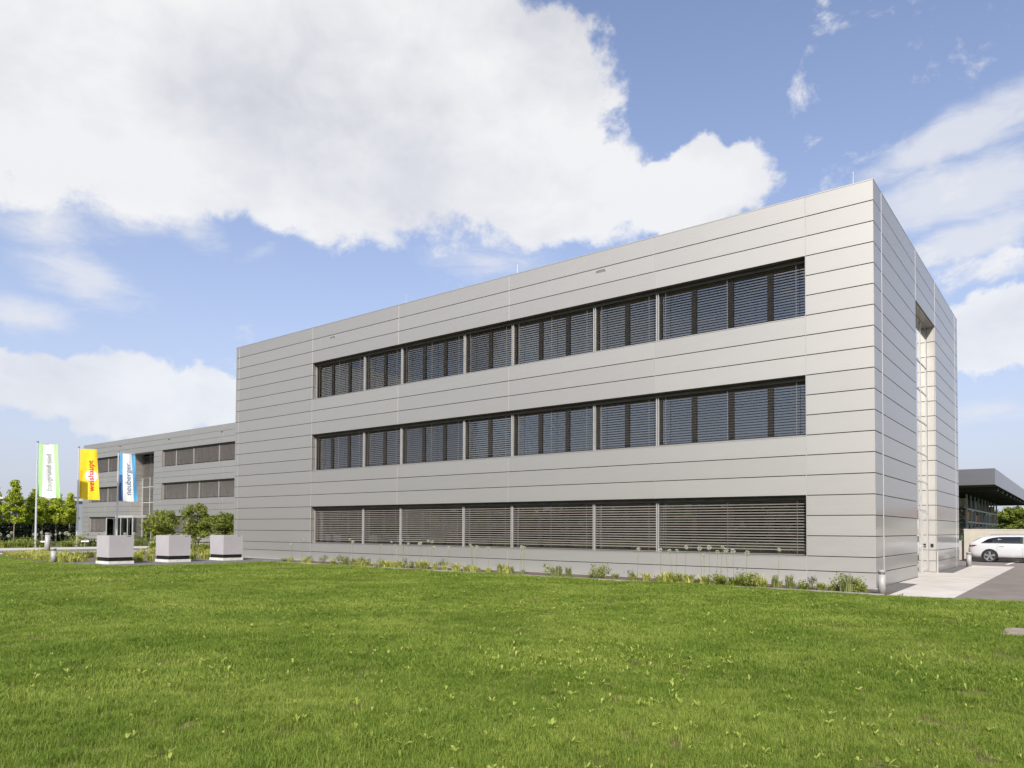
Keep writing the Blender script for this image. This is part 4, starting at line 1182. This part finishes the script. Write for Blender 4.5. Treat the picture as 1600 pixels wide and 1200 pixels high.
# yellow ground cover beds on the left
for i in range(230):
    x, y = rng.uniform(-44, -31.4), rng.uniform(-9.3, 3)
    lim = -9.55+(-31.2-x)*.09
    if y < lim+.25: continue
    px_dens = 1.0 if y < lim+3.2 else .35
    if rng.random() > px_dens: continue
    plant((x, y, 0), T_yel if rng.random() < .75 else T_grn, 'yellow variegated clump in the bed between planters and road', 'yellow clumps between planters and road', rng.uniform(.8, 1.25), None, 'variegated_plant')
for i in range(46):      # dense front row either side of the bollards
    x = -31.4-rng.random()*8.5
    plant((x, -9.3+(-31.2-x)*.09+rng.uniform(0.1, 1.0), 0), T_yel, 'yellow variegated clump in the front row beside the short bollard', 'yellow clumps behind the short bollard', rng.uniform(.9, 1.3), None, 'variegated_plant')
for i in range(26):
    plant((rng.uniform(-31.0, -29.9), rng.uniform(-6.9, -1.0), 0), T_yel+T_grn[:1], 'yellow variegated clump close behind the cube planters', 'yellow clumps behind the planters', rng.uniform(.8, 1.2), None, 'variegated_plant')
# green bed with alliums beyond the road
for i in range(150):
    y = rng.uniform(-12, 11); x = -57.9-rng.random()**1.3*4.6
    plant((x, y, 0), T_grn+bush[1:2]+T_gry[:1], 'green perennial clump '+beyond(y), 'green perennials beyond the road', rng.uniform(1.3, 2.0), None, 'perennial_plant')
for i in range(46):
    ya = rng.uniform(-8, 10)
    allium((-58.0-rng.random()*2.5, ya, 0), rng.uniform(.9, 1.15), 'large pale allium '+beyond(ya), 'alliums beyond the road', rng.uniform(1.6, 2.4))
for i in range(24):
    plant((rng.uniform(-50, -42), rng.uniform(3.2, 8), 0), T_grn+bush[1:2], 'green perennial clump under the shrubs', 'green perennials under the shrubs', rng.uniform(1.4, 2.0), None, 'perennial_plant')
for i in range(8):
    allium((rng.uniform(-47, -43), rng.uniform(2.5, 4.5), 0), rng.uniform(.8, 1.1), 'pale allium in front of the shrubs', 'alliums before the shrubs', rng.uniform(1.5, 2.1))
# little white plant signs
for (x, y, lab) in ((-57.6, -.6, 'small white plaque on a stand beside the tall bollard'), (-57.75, 2.3, 'small white plaque on a stand left of the first planter'), (-52.0, 5.0, 'small white plaque on a stand between the first two planters')):
    o = empty('plaque_stand', (x, y, 0), R(70)); tag(o, lab, 'sign', 'white plaques in the beds')
    MB().box(-.02, .02, -.02, .02, -.03, .42).build('post', M['steel'], o)
    MB().add([(-.27, -.10, .40), (.27, -.10, .40), (.27, .10, .48), (-.27, .10, .48), (-.27, -.10, .425), (.27, -.10, .425), (.27, .10, .505), (-.27, .10, .505)],
             [(0, 3, 2, 1), (4, 5, 6, 7), (0, 1, 5, 4), (1, 2, 6, 5), (2, 3, 7, 6), (3, 0, 4, 7)]).build('plate', M['fwhite'], o)

# ------------------------------------------------------------------ grass (one uncountable mass)
M['grass'] = foliage('grass blades', (0.112, 0.180, 0.017), (0.215, 0.305, 0.033), (0.37, 0.425, 0.09), 3.5, .4, gen=.45)
M['weed'] = foliage('broad weed leaves', (0.19, 0.255, 0.035), (0.31, 0.38, 0.06), (0.44, 0.49, 0.11), 9, .4)


def grass_tuft(n_, rad, h, w, seed):
    r_ = np.random.default_rng(seed)
    a = r_.random(n_)*6.283; rr_ = rad*r_.random(n_)**.5; x0, y0 = rr_*np.cos(a), rr_*np.sin(a)
    d = r_.random(n_)*6.283; hh = h*(.5+.7*r_.random(n_)); ln = hh*(.2+1.25*r_.random(n_)**1.4); ww = w*(.7+.6*r_.random(n_))/2
    px, py = -np.sin(d)*ww, np.cos(d)*ww; z = np.zeros(n_)
    mx, my, mz = x0+np.cos(d)*ln*.3, y0+np.sin(d)*ln*.3, hh*.6
    V = np.stack([np.stack([x0-px, y0-py, z-.01], 1), np.stack([x0+px, y0+py, z-.01], 1), np.stack([mx+px*.8, my+py*.8, mz], 1), np.stack([mx-px*.8, my-py*.8, mz], 1),
                  np.stack([x0+np.cos(d)*ln, y0+np.sin(d)*ln, hh*.95], 1)], 1).reshape(-1, 3)
    b = np.arange(n_)*5
    F = np.concatenate([np.stack([b, b+1, b+2], 1), np.stack([b, b+2, b+3], 1), np.stack([b+3, b+2, b+4], 1)])
    return V, F


def rosette(n_, ln, w, seed, up):
    r_ = np.random.default_rng(seed); V, F = [], []
    for i in range(n_):
        a = 6.283*i/n_+r_.normal()*.3; l = ln*(.6+.7*r_.random()); ww = w*(.7+.5*r_.random()); e = up*(.5+r_.random())
        c_, s_ = math.cos(a), math.sin(a); b = len(V)
        for t, k in ((.0, .15), (.35, .75), (.7, 1.0), (.92, .6)):
            x = l*t*math.cos(e); z = l*t*math.sin(e)-.25*l*t*t+.02; y = ww/2*k
            V += [(x*c_-y*s_, x*s_+y*c_, z), (x*c_, x*s_, z-.12*ww), (x*c_+y*s_, x*s_-y*c_, z)]
        V.append((l*c_*math.cos(e), l*s_*math.cos(e), l*math.sin(e)-.28*l+.02))
        for q_ in range(3):
            o_ = b+q_*3; F += [(o_, o_+1, o_+4), (o_, o_+4, o_+3), (o_+1, o_+2, o_+5), (o_+1, o_+5, o_+4)]
        F += [(b+9, b+10, b+12), (b+10, b+11, b+12)]
    return np.array(V), np.array(F)


def scatter(name, pts, rotz, scl, idx, sources, mt, label, cat):
    """one point mesh; geometry nodes set a tuft on every point"""
    me = bpy.data.meshes.new(name); me.vertices.add(len(pts)); me.vertices.foreach_set('co', np.asarray(pts, np.float32).ravel())
    for nm, tp, ar in (('rotz', 'FLOAT', rotz), ('scl', 'FLOAT', scl)):
        at = me.attributes.new(nm, tp, 'POINT'); at.data.foreach_set('value', np.asarray(ar, np.float32))
    at = me.attributes.new('pick', 'INT', 'POINT'); at.data.foreach_set('value', np.asarray(idx, np.int32))
    me.materials.append(mt)
    o = link(name, me); tag(o, label, cat, None, 'stuff')
    sub = bpy.data.collections.new(name+' sources')
    for i, (V, F) in enumerate(sources):
        so = bpy.data.objects.new('%s_source_%02d' % (name, i), np_mesh(name+'_blades', V, F, mt)); sub.objects.link(so)
    nt = bpy.data.node_groups.new(name+' scatter', 'GeometryNodeTree')
    nt.interface.new_socket('Geometry', in_out='INPUT', socket_type='NodeSocketGeometry'); nt.interface.new_socket('Geometry', in_out='OUTPUT', socket_type='NodeSocketGeometry')
    q = G(nt); gi = q.n('NodeGroupInput'); go = q.n('NodeGroupOutput')
    ci = q.n('GeometryNodeCollectionInfo'); ci.inputs['Collection'].default_value = sub; ci.inputs['Separate Children'].default_value = True; ci.inputs['Reset Children'].default_value = True
    ip = q.n('GeometryNodeInstanceOnPoints'); ip.inputs['Pick Instance'].default_value = True
    def attr(nm, tp):
        a = q.n('GeometryNodeInputNamedAttribute', data_type=tp); a.inputs['Name'].default_value = nm; return a.outputs[0]
    cx = q.n('ShaderNodeCombineXYZ'); q.link(attr('rotz', 'FLOAT'), cx.inputs[2])
    sv = q.n('ShaderNodeCombineXYZ'); sa = attr('scl', 'FLOAT')
    for k in range(3): q.link(sa, sv.inputs[k])
    q.link(gi.outputs[0], ip.inputs['Points']); q.link(ci.outputs[0], ip.inputs['Instance']); q.link(attr('pick', 'INT'), ip.inputs['Instance Index'])
    q.link(cx.outputs[0], ip.inputs['Rotation']); q.link(sv.outputs[0], ip.inputs['Scale']); q.link(ip.outputs[0], go.inputs[0])
    md = o.modifiers.new('scatter', 'NODES'); md.node_group = nt
    return o


def inside(P, poly):
    x, y = P[:, 0], P[:, 1]; c = np.zeros(len(P), bool); j = len(poly)-1
    for i in range(len(poly)):
        xi, yi = poly[i]; xj, yj = poly[j]
        c ^= ((yi > y) != (yj > y)) & (x < (xj-xi)*(y-yi)/(yj-yi+1e-12)+xi); j = i
    return c


def vnoise(x, y, s, seed):
    """smooth value noise in metres"""
    r_ = np.random.default_rng(seed); T = r_.random((64, 64)); u, v = x/s, y/s
    i, j = np.floor(u).astype(int), np.floor(v).astype(int); a, b = u-i, v-j; a, b = a*a*(3-2*a), b*b*(3-2*b)
    t = lambda p, q_: T[p % 64, q_ % 64]
    return (t(i, j)*(1-a)+t(i+1, j)*a)*(1-b)+(t(i, j+1)*(1-a)+t(i+1, j+1)*a)*b


GL = [p for p in LAWN[:-3]]+[(-60, -40), (20, -40), (20, -2.42)]
GP, GI, GS = [], [], []
bands = [(2.5, 8, 150, 0, 1.0), (8, 14, 70, 4, 1.0), (14, 24, 32, 8, 1.0), (24, 62, 9, 12, 1.0)]
for dn, df, dens_, i0, s0 in bands:
    A = (2*df)**2
    P = (nr.random((int(A*dens_), 2))*2-1)*df+np.array([CAM.x, CAM.y])
    dx, dy = P[:, 0]-CAM.x, P[:, 1]-CAM.y; dist = np.hypot(dx, dy)
    dep = dx*fw0.x+dy*fw0.y; lat = dx*r0.x+dy*r0.y
    k = (dist >= dn) & (dist < df) & (dep > 1) & (np.abs(lat) < dep*.78+4.5)
    P = P[k]; P = P[inside(P, GL)]
    P = P[~((P[:, 0] > 3.5) & (P[:, 1] > -8.9) & (P[:, 1] < -7.58))]
    v = vnoise(P[:, 0]+200, P[:, 1]+200, 1.7, 3)*.6+vnoise(P[:, 0]+200, P[:, 1]+200, .6, 4)*.4
    worn = np.zeros(len(P))
    for (xa, ya, xb, yb, w_, k_) in ((-20, -13.3, -14.2, -8.7, .38, .8), (0.1, -10, 2.2, -9.3, .33, .75), (-3.9, -8.4, -2.9, -7.7, .3, .6), (-26, -12.5, -20, -13.3, .3, .5)):
        t_ = np.clip(((P[:, 0]-xa)*(xb-xa)+(P[:, 1]-ya)*(yb-ya))/((xb-xa)**2+(yb-ya)**2), 0, 1)
        dd = np.hypot(P[:, 0]-xa-t_*(xb-xa), P[:, 1]-ya-t_*(yb-ya))
        worn = np.maximum(worn, k_*np.exp(-(dd/w_)**2))
    worn *= .45+1.1*vnoise(P[:, 0]+300, P[:, 1]+300, .5, 21)
    keep = nr.random(len(P)) > worn+np.clip(.28-v, 0, .3)*.5
    P, v = P[keep], v[keep]
    GP.append(np.column_stack([P, und(P[:, 0], P[:, 1])*.5])); GI.append(i0+nr.integers(0, 4, len(P))); GS.append(s0*(.72+.6*v)*(.85+.3*nr.random(len(P))))
src = []
for (nb, rad, h, w) in ((110, .095, .058, .0030), (120, .14, .058, .0046), (140, .21, .058, .0075), (160, .38, .055, .013)):
    for s in range(4): src.append(grass_tuft(nb, rad, h, w, 100+s+int(rad*1000)))
GP = np.concatenate(GP); GI = np.concatenate(GI); GS = np.concatenate(GS)
scatter('grass', GP, nr.random(len(GP))*6.283, GS, GI, src, M['grass'], 'mown green grass covering the whole front lawn', 'grass')
# broad leaved weeds: scattered singles and a few dense patches
WP = []
for i in range(13000):
    a = nr.uniform(-40, 41); d = 3.8+28*nr.random()**1.5
    ang = YAW+R(a); WP.append((CAM.x-math.sin(ang)*d, CAM.y+math.cos(ang)*d))
WP = np.array(WP); wv_ = vnoise(WP[:, 0]+100, WP[:, 1]+100, 1.3, 9)*.6+vnoise(WP[:, 0]+100, WP[:, 1]+100, .45, 10)*.4
patch = np.zeros(len(WP))
for (x, y, r_, w) in ((-.63, -15.5, .8, 1), (-1.0, -13.4, .8, .7), (.2, -14.3, .9, .9), (-4.3, -10.5, 1.2, .6), (4.2, -13.5, 1.2, .5), (-4.5, -15.5, 1.1, .5)):
    patch = np.maximum(patch, w*np.exp(-((WP[:, 0]-x)**2+(WP[:, 1]-y)**2)/r_**2))
WP = WP[(nr.random(len(WP)) < np.clip((wv_-.46)*1.9, .06, .6)+patch*.9) & inside(WP, GL)]
extra = np.concatenate([np.column_stack([x+nr.normal(size=n_)*r_, y+nr.normal(size=n_)*r_*.6]) for (x, y, r_, n_) in ((-.5, -15.3, .5, 60), (.2, -14.3, .6, 60), (-1.0, -14.0, .5, 30))])
WP = np.concatenate([WP, extra])
scatter('lawn_weeds', np.column_stack([WP, und(WP[:, 0], WP[:, 1])*.5+.012]), nr.random(len(WP))*6.283, .45+.95*nr.random(len(WP))**1.8, nr.integers(0, 5, len(WP)),
        [rosette(n_, l, w, 30+i, u_) for i, (n_, l, w, u_) in enumerate(((5, .065, .020, .8), (3, .085, .017, 1.2), (4, .05, .022, .6), (2, .085, .020, 1.3), (6, .06, .013, .8)))], M['weed'],
        'lighter broad leaved weeds dotted through the front lawn', 'weeds')
